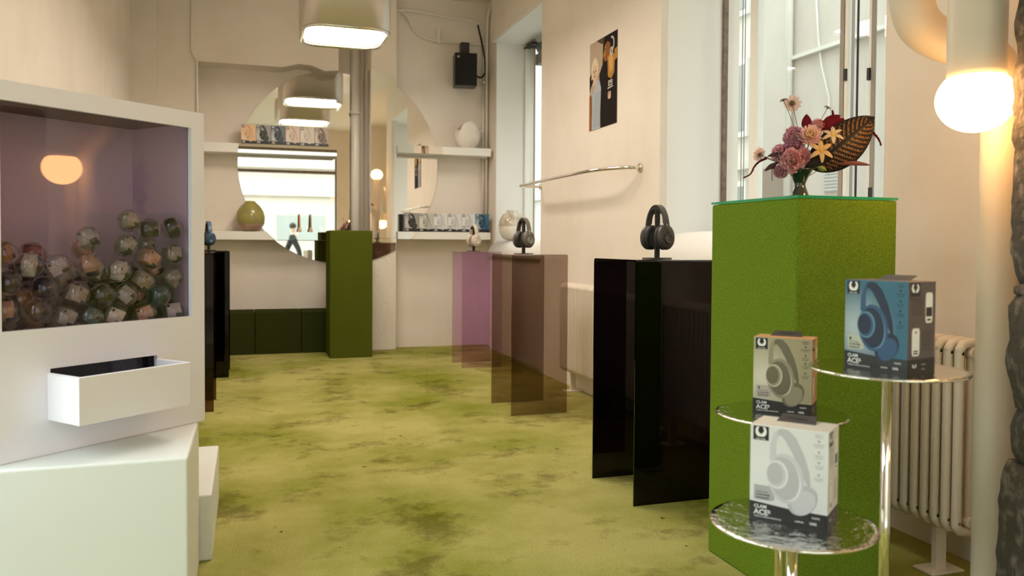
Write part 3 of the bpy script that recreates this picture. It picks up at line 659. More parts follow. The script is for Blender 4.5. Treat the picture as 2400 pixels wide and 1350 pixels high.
CAPD = [(-0.2526, 0.059, 0.7043, 'olive'), (-0.086, 0.059, 0.6837, 'black'), (-0.3935, 0.059, 0.6448, 'grey'), (-0.1743, 0.059, 0.678, 'black'), (-0.3636, 0.1362, 0.6133, 'peach'), (-0.2643, 0.059, 0.6236, 'grey'), (-0.148, 0.1195, 0.6266, 'grey'), (-0.086, 0.059, 0.5912, 'grey'), (-0.649, 0.059, 0.5972, 'rust'), (-0.5756, 0.059, 0.5621, 'white'), (-0.534, 0.1222, 0.5943, 'red'), (-0.4932, 0.059, 0.5601, 'lilac'), (-0.3855, 0.059, 0.5585, 'peach'), (-0.2879, 0.059, 0.5398, 'white'), (-0.1752, 0.059, 0.5783, 'peach'), (-0.1089, 0.1317, 0.5388, 'peach'), (-0.6389, 0.059, 0.5113, 'black'), (-0.5165, 0.0915, 0.4888, 'navy'), (-0.4299, 0.059, 0.4686, 'olive'), (-0.3841, 0.1306, 0.4685, 'rust'), (-0.2005, 0.059, 0.5034, 'olive'), (-0.086, 0.059, 0.5079, 'grey'), (-0.2652, 0.059, 0.4584, 'grey'), (-0.1407, 0.059, 0.4509, 'teal'), (-0.1949, 0.059, 0.393, 'peach'), (-0.086, 0.059, 0.393, 'lilac'), (-0.649, 0.059, 0.4297, 'peach'), (-0.6019, 0.1189, 0.399, 'grey'), (-0.5106, 0.1269, 0.393, 'olive'), (-0.3881, 0.059, 0.393, 'teal'), (-0.3064, 0.059, 0.393, 'white'), (-0.6384, 0.1297, 0.4709, 'grey'), (-0.4462, 0.1194, 0.5211, 'grey'), (-0.2501, 0.118, 0.393, 'black'), (-0.4695, 0.059, 0.3989, 'grey'), (-0.5542, 0.059, 0.4251, 'black'), (-0.3469, 0.059, 0.4613, 'black'), (-0.1391, 0.1193, 0.393, 'grey'), (-0.086, 0.277, 0.4745, 'peach'), (-0.649, 0.2665, 0.393, 'grey'), (-0.1625, 0.1992, 0.5, 'lilac'), (-0.2559, 0.277, 0.4535, 'rust'), (-0.4, 0.277, 0.5293, 'rust'), (-0.4905, 0.277, 0.5345, 'black'), (-0.5981, 0.2214, 0.444, 'rust'), (-0.086, 0.277, 0.393, 'rust'), (-0.3586, 0.2112, 0.393, 'lilac'), (-0.086, 0.1185, 0.4519, 'black'), (-0.2323, 0.2448, 0.5286, 'black'), (-0.2781, 0.1764, 0.5262, 'olive'), (-0.3615, 0.277, 0.4571, 'lilac'), (-0.531, 0.277, 0.4635, 'teal'), (-0.4899, 0.277, 0.393, 'black'), (-0.5541, 0.1552, 0.4556, 'rust'), (-0.086, 0.1962, 0.4733, 'grey'), (-0.649, 0.277, 0.4737, 'lilac'), (-0.194, 0.1216, 0.4515, 'peach'), (-0.4083, 0.277, 0.393, 'teal'), (-0.3071, 0.277, 0.5178, 'teal'), (-0.4052, 0.2083, 0.4597, 'white'), (-0.649, 0.2022, 0.5059, 'grey'), (-0.086, 0.1806, 0.393, 'teal'), (-0.2011, 0.277, 0.393, 'rust'), (-0.339, 0.1228, 0.5361, 'white'), (-0.3102, 0.277, 0.393, 'peach'), (-0.2339, 0.1981, 0.4612, 'rust'), (-0.4282, 0.1295, 0.393, 'peach'), (-0.2966, 0.1341, 0.4576, 'teal'), (-0.649, 0.1845, 0.393, 'peach'), (-0.5702, 0.277, 0.393, 'white'), (-0.3615, 0.2018, 0.5286, 'white'), (-0.3464, 0.1303, 0.393, 'teal'), (-0.1774, 0.277, 0.4775, 'grey'), (-0.3143, 0.2131, 0.4625, 'grey'), (-0.5331, 0.2048, 0.393, 'peach'), (-0.4491, 0.277, 0.4636, 'rust'), (-0.1959, 0.1783, 0.393, 'grey'), (-0.472, 0.1603, 0.4558, 'lilac'), (-0.4563, 0.2032, 0.5236, 'teal'), (-0.4508, 0.207, 0.393, 'peach'), (-0.2777, 0.1951, 0.393, 'rust'), (-0.5852, 0.2521, 0.5193, 'lilac'), (-0.1425, 0.2289, 0.4237, 'white'), (-0.2063, 0.1366, 0.5308, 'teal')]
CCOL = {'grey': (.36, .35, .31), 'black': (.025, .022, .022), 'peach': (.72, .42, .30), 'white': (.78, .77, .70), 'olive': (.44, .40, .31), 'lilac': (.50, .47, .56), 'teal': (.03, .11, .14), 'rust': (.42, .19, .08), 'red': (.22, .03, .035), 'navy': (.02, .035, .09)}
CMAT = {k: mat(k+' carton', v, .4) for k, v in CCOL.items()}
rnd = random.Random(11)
prof = [(max(1e-5, math.sin(math.pi*i/18)), -math.cos(math.pi*i/18)) for i in range(19)]
shell = M().lathe([(r_*.0392, z*.0392) for r_, z in prof], n=28)
shell_me = shell.build('capsule', CAPS).data; bpy.data.objects.remove(bpy.data.objects['capsule'])
rim = M().tube([(.0392*math.cos(2*math.pi*k/32), .0392*math.sin(2*math.pi*k/32), 0) for k in range(32)], .0011, 6, closed=True)
rim_me = rim.build('seam', CAPSRIM).data; bpy.data.objects.remove(bpy.data.objects['seam'])
inner = {}
for k in CMAT:
    b_ = M(); b_.box(-.0235, .0235, -.0155, .0155, -.0235, .0235); b_.box(.004, .0238, -.0158, .0158, -.0238, -.0120, 1); b_.box(-.0205, -.012, -.0158, .0158, .012, .0205, 1)
    o = b_.build('carton', [CMAT[k], BLACK]); inner[k] = o.data; bpy.data.objects.remove(o)
MW = Matrix.Translation((-.146, 3.073, .52)) @ Matrix.Rotation(math.atan2(.661, .750), 4, 'Z')
ORD = ('rightmost', 'second from right', 'third from right', 'fourth from right', 'fifth from right', 'sixth from right', 'seventh from right', 'eighth from right', 'ninth from right', 'tenth from right', 'eleventh from right', 'twelfth from right')
NF = 38
order = {}
for i in sorted(range(NF), key=lambda q: -CAPD[q][0]): order.setdefault(CAPD[i][3], []).append(i)
for i, (x, y, z, k) in enumerate(CAPD):
    c = bpy.data.objects.new('capsule', shell_me); COL.objects.link(c)
    c.location = MW @ Vector((x, y, z)); c.rotation_euler = (rnd.uniform(-1.2, 1.2), rnd.uniform(-1.2, 1.2), rnd.uniform(0, 6))
    if i < NF:
        q = order[k].index(i); n = len(order[k])
        tag(c, 'capsule with a %s carton behind the machine window, %s of the %s ones' % (k, ORD[q], k) if n > 1 else 'only clear capsule with a %s carton, behind the machine window' % k, 'capsule', 'capsules in the machine')
    else: tag(c, 'clear plastic capsule buried behind the front layer in the machine', 'capsule', 'capsules in the machine')
    link('seam', rim_me, c)
    b_ = link('carton', inner[k], c); b_.rotation_euler = (rnd.uniform(-.4, .4), rnd.uniform(-.4, .4), rnd.uniform(-.9, .9)); b_.scale = (1.02, 1.1, 1.02)
    if i < NF: b_.rotation_euler = (c.rotation_euler.to_matrix().inverted() @ Euler((rnd.uniform(-.5, .5), rnd.uniform(-.8, .8), .72+rnd.uniform(-.8, .8))).to_matrix()).to_euler()
for (x, k, nm) in ((-.45, 'white', 'left'), (-.33, 'peach', 'right')):
    c = bpy.data.objects.new('capsule', shell_me); COL.objects.link(c); c.location = MW @ Vector((x, -.062, .117+.0392)); tag(c, 'clear plastic capsule lying in the dispensing tray, %s one' % nm, 'capsule')
    link('seam', rim_me, c); link('carton', inner[k], c)

# ------------------------------------------------------------------ printed headphone boxes
def print_box(name, label, loc, rz, w, d, h, pal, detail, group):
    bgc, mid, ca, cb_, cc_, side, lab, tcol = pal
    t = thing(name, label, 'box', loc, rz, group)
    mb = glowprint(name+' card', bgc, mid, (-w*.28, -d/2, h*.45), w*.62)
    sm = mat(name+' side card', side, .42)
    m = M(); m.box(-w/2, w/2, -d/2, d/2, 0, h)
    o = m.build('carton', [mb, sm], t, bevel=.0012)
    for f in o.data.polygons:
        if f.normal.y > -.5: f.material_index = 1
    pm = M(); Y = -d/2
    U = lambda u: (u-.5)*w
    V = lambda v: v*h
    def fl(poly, mi, k): pm.flat([(U(u), V(v)) for u, v in poly], Y-.00022*k, mi)
    fl([(.0, 0), (1, 0), (1, .165), (.86, .165), (.55, .165), (.0, .195)], 0, 1)               # black foot band
    def wings(cx, cz, s, asp, k, mi):
        for sg in (-1, 1):
            pts = [(0.05, -.42), (.30, -.40), (.46, -.18), (.50, .10), (.42, .36), (.28, .48), (.16, .40), (.26, .22), (.24, .0), (.10, -.12)]
            fl([(cx+sg*p[0]*s, cz+p[1]*s*asp) for p in (pts if sg > 0 else pts[::-1])], mi, k)
        fl([(cx-.10*s, cz-.42*s*asp), (cx+.10*s, cz-.42*s*asp), (cx+.06*s, cz-.16*s*asp), (cx-.06*s, cz-.16*s*asp)], mi, k)
    asp = w/h
    fl([(.04, .840), (.245, .840), (.245, .985), (.04, .985)], 0, 2); wings(.142, .925, .15, asp, 3, 1)
    # the printed headset
    fl([(.26, .655), (.265, .82), (.31, .93), (.37, .975), (.42, .984), (.37, .905), (.345, .84), (.345, .70), (.36, .66)], 2, 2)
    fl([(.36, .965), (.42, .984), (.50, .975), (.60, .90), (.70, .74), (.77, .56), (.785, .43), (.745, .43), (.62, .63), (.55, .745), (.46, .865), (.40, .915), (.36, .905)], 3, 2.3)
    fl(oval(.685, .275, .20, .145, 28), 3, 3); fl(oval(.70, .255, .16, .115, 28), 2, 3.5)
    fl(oval(.47, .475, .232, .262, 22), 2, 4); fl(oval(.49, .46, .17, .215, 22), 4, 4.5); fl(oval(.455, .475, .185, .225, 22), 3, 5)
    fl(oval(.36, .505, .145, .148, 10), 4, 6); fl(oval(.35, .505, .125, .130, 10), 2, 6.5); fl(oval(.335, .51, .105, .112, 10), 3, 7)
    fl([(.06, .215), (.27, .215), (.33, .235), (.30, .37), (.06, .37)], 5, 3.2)
    pm.text('CLAM', h*.050, U(.06), V(.128), Y-.0006, 1, h*.0012); pm.text('ACE²', h*.078, U(.06), V(.060), Y-.0006, 1, h*.0022)
    if detail:
        pm.text("FRESH 'N REBEL", h*.0155, U(.142), V(.848), Y-.0008, 1, h*.0004, None, .9, 'CENTER')
        pm.text('WIRELESS OVER-EAR HEADPHONES', h*.019, U(.065), V(.032), Y-.0006, 1, h*.0004, None, .92)
        pm.text('ADAPTIVE HYBRID', h*.015, U(.085), V(.295), Y-.0012, 0, 0); pm.text('ACTIVE NOISE', h*.026, U(.085), V(.262), Y-.0012, 0, h*.0006, None, .85); pm.text('CANCELLING', h*.026, U(.085), V(.230), Y-.0012, 0, h*.0006, None, .85)
        fl(oval(.105, .335, .018, .018, 0, 10), 6, 5)
        for v_, sx in (('Bluetooth', .955), ('MULTIPOINT', .855), ('40H PLAY', .745), ('FOLDABLE', .64), ('3D SOUND', .515)):
            pm.text(v_, h*.021, U(.885), V(sx), Y-.0006, 6, h*.0004, None, .9, 'CENTER')
            fl([(.84, sx-.018), (.93, sx-.018), (.93, sx-.012), (.84, sx-.012)], 6, 2)
            if v_ != 'Bluetooth': fl(oval(.885, sx+.045, .016, .014, 0, 12), 6, 2)
        for x0, x1, z0, z1 in ((.56, .745, .030, .085), (.765, .95, .030, .085)):
            pm.prism([(U(a), V(b2)) for a, b2 in rrect(x0, x1, z0, z1, .012, 3)], Y-.0003, Y-.0002, 'y', 7)
        pm.text('audiodo', h*.026, U(.652), V(.048), Y-.0008, 1, h*.0006, None, 1, 'CENTER'); pm.text('100%', h*.038, U(.775), V(.044), Y-.0008, 1, h*.0010, None, .9); pm.text('PLASTIC', h*.024, U(.86), V(.110), Y-.0008, 1, h*.0006, None, .9, 'CENTER')
    mats = [BLACK, WHITE, ca, cb_, cc_, lab, tcol, SOFTBLK]
    pm.build('front_print', mats, t, recalc=False)
    if detail:
        TS = Matrix.Rotation(R(90), 4, 'Z'); sp_ = M(); Y2 = -w/2
        def sl(poly, mi, k): sp_.flat([((u-.5)*d, vv*h) for u, vv in poly], Y2-.00022*k, mi, TS)
        sl([(0, 0), (1, 0), (1, .17), (0, .165)], 0, 1); sl([(.06, .84), (.42, .84), (.42, .985), (.06, .985)], 0, 1.5)
        for sg in (-1, 1):
            pts = [(0.05, -.42), (.30, -.40), (.46, -.18), (.50, .10), (.42, .36), (.28, .48), (.16, .40), (.26, .22), (.24, .0), (.10, -.12)]
            sl([(.24+sg*p[0]*.28, .925+p[1]*.105) for p in (pts if sg > 0 else pts[::-1])], 1, 2)
        sl(rrect(.62, .88, .55, .88, .05, 4), 1, 2); sl([(.64, .62), (.86, .62), (.86, .72), (.64, .72)], 0, 3); sl(rrect(.14, .42, .20, .50, .05, 4), 1, 2)
        sl([(.20, .22), (.36, .22), (.36, .235), (.20, .235)], 0, 3); sl([(.20, .245), (.36, .245), (.36, .26), (.20, .26)], 0, 3); sl(oval(.28, .455, .03, .012, 0, 10), 0, 3); sl([(.68, .575), (.82, .575), (.82, .595), (.68, .595)], 0, 3)
        for k in range(9): sl([(.12, .80-.02*k), (.50, .80-.02*k), (.50, .806-.02*k), (.12, .806-.02*k)], 2, 2)
        for k in range(9): sl([(.52, .46-.025*k), (.88, .46-.025*k), (.88, .467-.025*k), (.52, .467-.025*k)], 2, 2)
        sp_.text("NEXT LEVEL SOUND", h*.022, -.42*d, h*.81, Y2-.0006, 2, h*.0005, TS, .8)
        for sg in (-1, 1):
            sl([(.24+sg*p[0]*.16, .095+p[1]*.06) for p in ([(0.05, -.42), (.46, -.18), (.42, .36), (.24, .3), (.10, -.12)][::sg])], 1, 3)
        sp_.text('Bluetooth', h*.02, 0.0, h*.10, Y2-.0006, 1, 0, TS); sp_.text('Google', h*.02, 0.0, h*.05, Y2-.0006, 1, 0, TS)
        sp_.build('side_print', [BLACK, WHITE, mat(name+' small print', tuple(x*.45 for x in side), .5)], t, recalc=False)
        tb = M(); TT = Matrix.Translation((0.0, d*.16, h+.0008)) @ Matrix.Rotation(R(16), 4, 'X')
        tb.prism([(-.043, -.008), (.043, -.008), (.038, .034), (-.038, .034)], 0, .0016, 'z', 0, False, TT)
        tb.prism([(-.021, .010), (-.008, .010), (0, .007), (.008, .010), (.021, .010), (.021, .017), (.008, .017), (0, .022), (-.008, .017), (-.021, .017)], .0016, .0019, 'z', 1, False, TT)
        tb.build('hang_tab', [mat(name+' tab', (.05, .045, .05), .5), BLACK], t)
    return t
def P3(n, *cols): return [mat('%s print %d' % (n, i), c, .42) for i, c in enumerate(cols)]
def pal(n, bgc, mid, dark, midc, light, side, lab, txt):
    a, b_, c, l, t_ = P3(n, midc, dark, light, lab, txt); return (bgc, mid, a, b_, c, side, l, t_)
PAL = {
 'blue': pal('blue', (.035, .14, .22), (.42, .50, .52), (.010, .022, .055), (.03, .09, .19), (.11, .25, .36), (.11, .085, .085), (.50, .52, .42), (.012, .03, .05)),
 'beige': pal('beige', (.40, .35, .22), (.70, .66, .52), (.16, .14, .09), (.31, .28, .19), (.55, .52, .41), (.62, .36, .19), (.50, .43, .38), (.10, .085, .05)),
 'white': pal('white', (.70, .70, .69), (.76, .76, .75), (.50, .49, .51), (.60, .59, .61), (.76, .76, .75), (.74, .70, .63), (.42, .43, .43), (.42, .42, .42)),
 'peach': pal('peach', (.76, .50, .30), (.80, .56, .36), (.62, .36, .20), (.72, .46, .28), (.82, .60, .42), (.7, .45, .28), (.8, .66, .5), (.3, .18, .1)),
 'grey': pal('grey', (.30, .29, .27), (.55, .54, .50), (.015, .014, .015), (.035, .033, .035), (.12, .12, .12), (.2, .2, .19), (.5, .5, .46), (.05, .05, .05)),
 'slate': pal('slate', (.12, .15, .17), (.42, .45, .45), (.012, .014, .018), (.03, .035, .045), (.14, .17, .20), (.1, .1, .1), (.5, .5, .46), (.02, .02, .03)),
 'sand': pal('sand', (.62, .50, .40), (.70, .58, .48), (.46, .35, .27), (.58, .46, .37), (.74, .63, .53), (.6, .5, .4), (.65, .55, .46), (.2, .15, .1)),
 'stone': pal('stone', (.60, .53, .45), (.68, .61, .52), (.47, .40, .33), (.56, .49, .41), (.70, .63, .55), (.55, .5, .42), (.62, .56, .48), (.2, .16, .12)),
 'mocha': pal('mocha', (.40, .31, .24), (.58, .48, .39), (.09, .06, .045), (.19, .13, .10), (.36, .27, .21), (.3, .22, .16), (.55, .47, .4), (.1, .07, .05)),
 'silver': pal('silver', (.52, .52, .46), (.68, .68, .62), (.30, .29, .26), (.44, .43, .39), (.66, .65, .60), (.5, .5, .44), (.6, .6, .54), (.2, .2, .18)),
}
g = 'headphone boxes on the small round tables'
print_box('headphone_box', 'blue headphone box on the rightmost and tallest round table', (1.452, 1.553, .860), R(-77), .165, .105, .213, PAL['blue'], True, g)
print_box('headphone_box', 'beige headphone box on the round table behind the white box', (1.442, 1.928, .683), R(-47), .158, .085, .215, PAL['beige'], True, g)
print_box('headphone_box', 'white headphone box on the front round table', (1.172, 1.530, .537), R(-51), .168, .105, .215, PAL['white'], True, g)
g = 'headphone boxes on the shelves'
for k, (p_, nm) in enumerate((('peach', 'peach headphone box, leftmost in the row on the upper left shelf'), ('grey', 'pale grey box with black headphones, second in the row on the upper left shelf'), ('slate', 'slate box with dark headphones, third in the row on the upper left shelf'), ('sand', 'sand pink headphone box, fourth in the row on the upper left shelf'), ('stone', 'pale stone headphone box, fifth in the row on the upper left shelf'), ('mocha', 'mocha brown headphone box, rightmost in the row on the upper left shelf'))):
    print_box('headphone_box', nm, (.012+.1515*k, 9.115, 2.211), 0, .149, .09, .205, PAL[p_], False, g)
for k, (p_, nm) in enumerate((('grey', 'grey box with black headphones, leftmost in the row on the lower right shelf'), ('silver', 'silver headphone box, second in the row on the lower right shelf'), ('white', 'white headphone box, third in the row on the lower right shelf, beside the silver one'), ('white', 'white headphone box, middle of the three white ones on the lower right shelf'), ('white', 'white headphone box beside the blue one on the lower right shelf'), ('blue', 'blue headphone box, rightmost in the row on the lower right shelf'))):
    print_box('headphone_box', nm, (1.712+.160*k, 8.83, 1.2935), 0, .157, .09, .205, PAL[p_], False, g)

# ------------------------------------------------------------------ round tables
def table(label, x, y, z):
    t = thing('round_table', label, 'side table', (x, y, 0), 0, 'small round chrome tables')
    wob = [(.178, -.0035), (.1795, -.001), (.178, .0015), (.165, .002), (.0, .002)]
    M().lathe([(0, -.005), (.165, -.005)]+wob, (0, 0, z), 64).build('table_top', HAMMER, t)
    M().tube([(0, 0, .012), (0, 0, z-.005)], .0125, 18).build('pole', CHROME, t)
    M().lathe([(.13, 0), (.13, .006), (.125, .010), (.02, .014)], n=48).build('foot_plate', HAMMER, t)
table('lowest and nearest hammered chrome round table, with the white box', 1.155, 1.511, .535)
table('hammered chrome round table close to the green plinth, with the beige box', 1.428, 1.925, .681)
table('tallest hammered chrome round table at the right, with the blue box', 1.463, 1.567, .858)

# ------------------------------------------------------------------ vessels and candles on shelves and sill
def vessel(name, label, loc, prof, mats, cut=None, n=40):
    m = M(); m.lathe(prof, n=n)
    o = m.build(name, mats); o.location = loc
    if cut is not None:
        for f in o.data.polygons: f.material_index = 1 if f.center.z < cut else 0
    return tag(o, label, 'vase')
VGREEN = mat('olive glaze', (.34, .30, .075), .18, var=(9, (.27, .25, .09), .4, .65)); VPINK = mat('raw pinkish glaze', (.50, .34, .24), .3, var=(14, (.36, .22, .17), .4, .65))
vessel('round_vase', 'round olive green glazed vase on the lower left shelf', (.03, 9.141, 1.283), [(.06, 0), (.105, .02), (.142, .08), (.15, .15), (.138, .21), (.10, .27), (.055, .31), (.05, .325), (.045, .325), (.05, .305)], [VGREEN, VPINK], .105)
VW = mat('cream glaze', (.78, .74, .65), .16, var=(7, (.58, .48, .36), .45, .7)); VB = mat('brown speckled glaze', (.42, .33, .24), .16, var=(11, (.66, .60, .50), .4, .65))
vessel('round_vase', 'round cream and brown glazed vase on the far window sill', (2.745, 8.42, 1.206), [(.055, 0), (.10, .02), (.135, .08), (.146, .15), (.135, .22), (.10, .28), (.06, .305), (.056, .325), (.05, .325), (.053, .3)], [VB, VW], .15)
u = thing('urn', 'pale handmade urn with two small handles on the upper right shelf', 'urn', (2.36, 8.875, 2.234))
ub = M()
def urn(uu, vv):
    a = 2*math.pi*uu; r_ = [.072, .115, .138, .148, .150, .142][min(5, int(vv*5.999))]; q = vv*5; i = min(4, int(q)); tt = q-i
    rs = [.070, .108, .132, .146, .150, .140]; r_ = rs[i]+(rs[i+1]-rs[i])*tt
    top = .21+.085*max(0, math.cos(a*2+math.pi))**.7 if math.cos(a*2+math.pi) > 0 else .21-.01
    return (r_*math.cos(a), r_*.75*math.sin(a), vv*top)
ub.grid(urn, 48, 10); ub.lathe([(.0, .001), (.07, .001)], n=24, sy=.75)
ub.build('body', mat('chalk glaze', (.80, .74, .66), .35, var=(6, (.66, .56, .47), .45, .7)), u)
for s in (-1, 1): M().tube(spline([(s*.140, 0, .19), (s*.165, 0, .205), (s*.172, 0, .23), (s*.155, 0, .245), (s*.142, 0, .232)], 5), .008, 8).build('handle', mat('chalk handle', (.70, .60, .52), .4), u)
for x, c, nm in ((.543, (.78, .34, .13), 'orange taper candle on the lower left shelf before the mirror'), (.662, (.40, .24, .14), 'brown taper candle on the lower left shelf before the mirror')):
    t = thing('taper_candle', nm, 'candle', (x, 9.19, 1.283))
    M().lathe([(.022, 0), (.022, .02), (.012, .045), (.010, .06)], n=20).build('holder', mat('candle holder', (.62, .45, .30), .4), t)
    M().lathe([(.011, .05), (.009, .12), (.006, .19), (.001, .205)], n=16).build('candle', mat('wax', c, .5), t)

# ------------------------------------------------------------------ flowers in a dark glass vase on the glass slab
FR = Vector((1.845, 2.40, 1.3185))                                   # foot of the vase
AX, AY = Vector((.880, -.475, 0)), Vector((.475, .880, 0))           # across and away, as seen from the room
def fp(a, b_, c): return FR + AX*a + AY*b_ + Vector((0, 0, c))
vz = thing('flower_vase', 'dark green hourglass vase of flowers on the glass slab', 'vase', FR)
VG = mat('bottle green glass', (.012, .020, .014), .06, coat=1.0)
M().lathe([(.034, 0), (.034, .004), (.028, .022), (.021, .040), (.0185, .050), (.020, .058), (.029, .078), (.043, .101), (.046, .105), (.043, .104), (.027, .079), (.016, .058)], n=40).build('body', VG, vz)
M().box(-.0015, .0015, -.0005, .0005, .006, .045, T=Matrix.Rotation(R(-28), 4, 'Z') @ Matrix.Translation((0, -.0275, 0)) @ Matrix.Rotation(R(-11), 4, 'X')).build('highlight_strip', sheet('pale glass', (.7, .8, .6)), vz)  # pale strip laid on the dark glass as a painted highlight
rnd = random.Random(5)
def orient(d):                                                       # matrix whose z axis looks along d
    return Vector(d).normalized().to_track_quat('Z', 'Y').to_matrix().to_4x4()
def petal(m, T, L, wd, curl, ruf, mi, taper=.35, n=5):
    ph = rnd.uniform(0, 6)
    def fn(u, v):
        x = (u-.5)*2; ww = wd*(taper+(1-taper)*math.sin(min(1, v*1.05)*math.pi*.62))*(1-max(0, v-.86)*2.2)
        return (x*ww*.5, v*L*math.cos(curl*v)-0, v*L*math.sin(curl*v)+ruf*L*math.sin(x*4+ph)*v*v - abs(x)**2*L*.05)
    m.grid(fn, 4, n, mi, True, T)
def stem_to(m, end, mi=0, r=.0013, bow=0.02):
    a = FR+Vector((rnd.uniform(-.012, .012), rnd.uniform(-.012, .012), .06)); e = Vector(end); md = (a+e)/2+Vector((rnd.uniform(-bow, bow), rnd.uniform(-bow, bow), .01))
    m.tube(spline([a, md, e], 6), r, 6, mi=mi)
def flower(name, label, cat, cen, face, build, mats, group=None):
    t = thing(name, label, cat, FR + Vector((0, 0, .06)), 0, group)
    off = Matrix.Translation(-(FR+Vector((0, 0, .06))))
    s = M(); stem_to(s, cen); s2 = M(); s2.add(s.v, s.f, 0, True, off); s2.build('stem', mats[0], t)
    h = M(); build(h, Matrix.Translation(cen) @ orient(face)); h2 = M(); h2.v = [tuple(off @ Vector(v)) for v in h.v]; h2.f, h2.mi, h2.sm = h.f, h.mi, h.sm
    h2.build('bloom', mats[1:], t, recalc=False)
    return t
def thin(name, col, t=.45):
    m = bpy.data.materials.new(name); m.use_nodes = True; nt = m.node_tree; nt.nodes.clear(); out = nt.nodes.new('ShaderNodeOutputMaterial'); mx = nt.nodes.new('ShaderNodeMixShader'); mx.inputs[0].default_value = t
    d = nt.nodes.new('ShaderNodeBsdfDiffuse'); e = nt.nodes.new('ShaderNodeBsdfTranslucent'); d.inputs[0].default_value = (*col, 1); e.inputs[0].default_value = (*col, 1)
    nt.links.new(d.outputs[0], mx.inputs[1]); nt.links.new(e.outputs[0], mx.inputs[2]); nt.links.new(mx.outputs[0], out.inputs[0]); return m
STEM = mat('dry stem', (.22, .17, .07), .6)
def carnation(rad):
    rad = rad*1.32
    def fn(m, T):
        for ring, (cnt, el, L) in enumerate(((9, -18, 1.0), (10, 8, 1.0), (10, 30, .98), (9, 50, .95), (7, 68, .9), (5, 82, .85))):
            for k in range(cnt):
                A = T @ Matrix.Rotation(2*math.pi*(k+.5*(ring % 2)+rnd.uniform(-.2, .2))/cnt, 4, 'Z') @ Matrix.Rotation(R(el+rnd.uniform(-9, 9)), 4, 'X')
                petal(m, A, rad*L*rnd.uniform(.88, 1.06), rad*.8, .35, .16, rnd.choice((0, 0, 1)), .2, 5)
    return fn
def mum(rad):
    rad = rad*1.12
    def fn(m, T):
        for ring, (cnt, el, L) in enumerate(((20, -12, 1.0), (20, 6, 1.0), (18, 22, .92), (16, 38, .8), (12, 55, .65), (8, 72, .5))):
            for k in range(cnt):
                A = T @ Matrix.Rotation(2*math.pi*(k+.5*(ring % 2)+rnd.uniform(-.2, .2))/cnt, 4, 'Z') @ Matrix.Rotation(R(el+rnd.uniform(-6, 6)), 4, 'X')
                petal(m, A, rad*L*rnd.uniform(.92, 1.05), rad*.22, .5, .03, 0 if ring < 3 else 1, .6, 4)
    return fn
def daisy(rad, cup):
    def fn(m, T):
        for ring, cnt in enumerate((13, 11)):
            for k in range(cnt):
                A = T @ Matrix.Rotation(2*math.pi*(k+.5*ring+rnd.uniform(-.15, .15))/cnt, 4, 'Z') @ Matrix.Rotation(R(cup+rnd.uniform(-10, 10)+8*ring), 4, 'X')
                petal(m, A, rad*rnd.uniform(.85, 1.05), rad*.36, -.3, .06, 0, .45, 4)
        m.ball((0, 0, -.002), rad*.25, 12, 8, 1, T, (1, 1, .6))
        for k in range(9):
            A = T @ Matrix.Rotation(2*math.pi*k/9, 4, 'Z') @ Matrix.Rotation(R(-14), 4, 'X') @ Matrix.Translation((0, 0, -.0015)); petal(m, A, rad*.42, rad*.11, 0, 0, 1, .5, 3)
    return fn
def lily(rad):
    def fn(m, T):
        for k in range(6):
            A = T @ Matrix.Rotation(2*math.pi*(k+rnd.uniform(-.12, .12))/6, 4, 'Z') @ Matrix.Rotation(R(24), 4, 'X')
            def pf(u, v, A=A):
                x = (u-.5)*2; ww = rad*.40*math.sin(max(.08, min(1, v))*math.pi*.93)**.8
                return (x*ww*.5, v*rad, .25*rad*v*(1-v)*2-abs(x)*.06*rad - v**3*rad*.35)
            m.grid(pf, 4, 8, 0, True, A)
        m.ball((0, 0, .004), rad*.16, 10, 8, 1, T)
        for k in range(6): m.tube([T @ Vector((0, 0, .003)), T @ Vector((.006*math.cos(k), .006*math.sin(k), .014))], .0006, 5, mi=1)
    return fn
cu = .0003345
def px(x, y, dep): return fp((x-680)*cu, dep, .105+(915-y)*cu)
PKA, PKB, PKC = thin('mauve petal', (.62, .34, .46)), thin('rose petal', (.78, .44, .48)), thin('pale rose petal', (.88, .62, .60))
CRM, PALE, SEPAL, YEL, ORG = thin('cream petal', (.86, .70, .48)), thin('whitish pink petal', (.86, .70, .67)), mat('dry sepal', (.10, .07, .02), .7), thin('yellow lily petal', (.84, .60, .30)), mat('stamen', (.72, .45, .05), .6)
g = 'flowers in the hourglass vase'
tow = -AY+Vector((0, 0, .25))
flower('carnation', 'mauve carnation at the upper left of the bouquet', 'flower', px(635, 590, .012), -AY*1.0-AX*.5+Vector((0, 0, .5)), carnation(.034), [STEM, PKA, PKB], g)
flower('chrysanthemum', 'pink chrysanthemum with a cream centre, largest bloom in the middle', 'flower', px(760, 585, -.022), -AY-AX*.05+Vector((0, 0, .45)), mum(.039), [STEM, PKC, CRM], g)
flower('carnation', 'mauve carnation tucked between the two big pink blooms', 'flower', px(615, 690, -.006), -AY*.8-AX*.6+Vector((0, 0, .2)), carnation(.028), [STEM, PKA, PKA], g)
flower('carnation', 'rose carnation low in front of the bouquet, just above the rim', 'flower', px(590, 835, -.030), -AY-AX*.2+Vector((0, 0, .2)), carnation(.035), [STEM, PKB, PKC], g)
flower('carnation', 'small rose carnation beside the front lily', 'flower', px(685, 790, -.028), -AY+AX*.1+Vector((0, 0, .3)), carnation(.024), [STEM, PKB, PKA], g)
flower('carnation', 'mauve carnation at the left side of the bouquet', 'flower', px(490, 755, -.005), -AX*.9-AY*.7+Vector((0, 0, .3)), carnation(.027), [STEM, PKB, PKA], g)
flower('carnation', 'small mauve carnation drooping below the rim at the left', 'flower', px(480, 935, -.014), -AX*.5-AY*.8-Vector((0, 0, .5)), carnation(.020), [STEM, PKB, PKA], g)
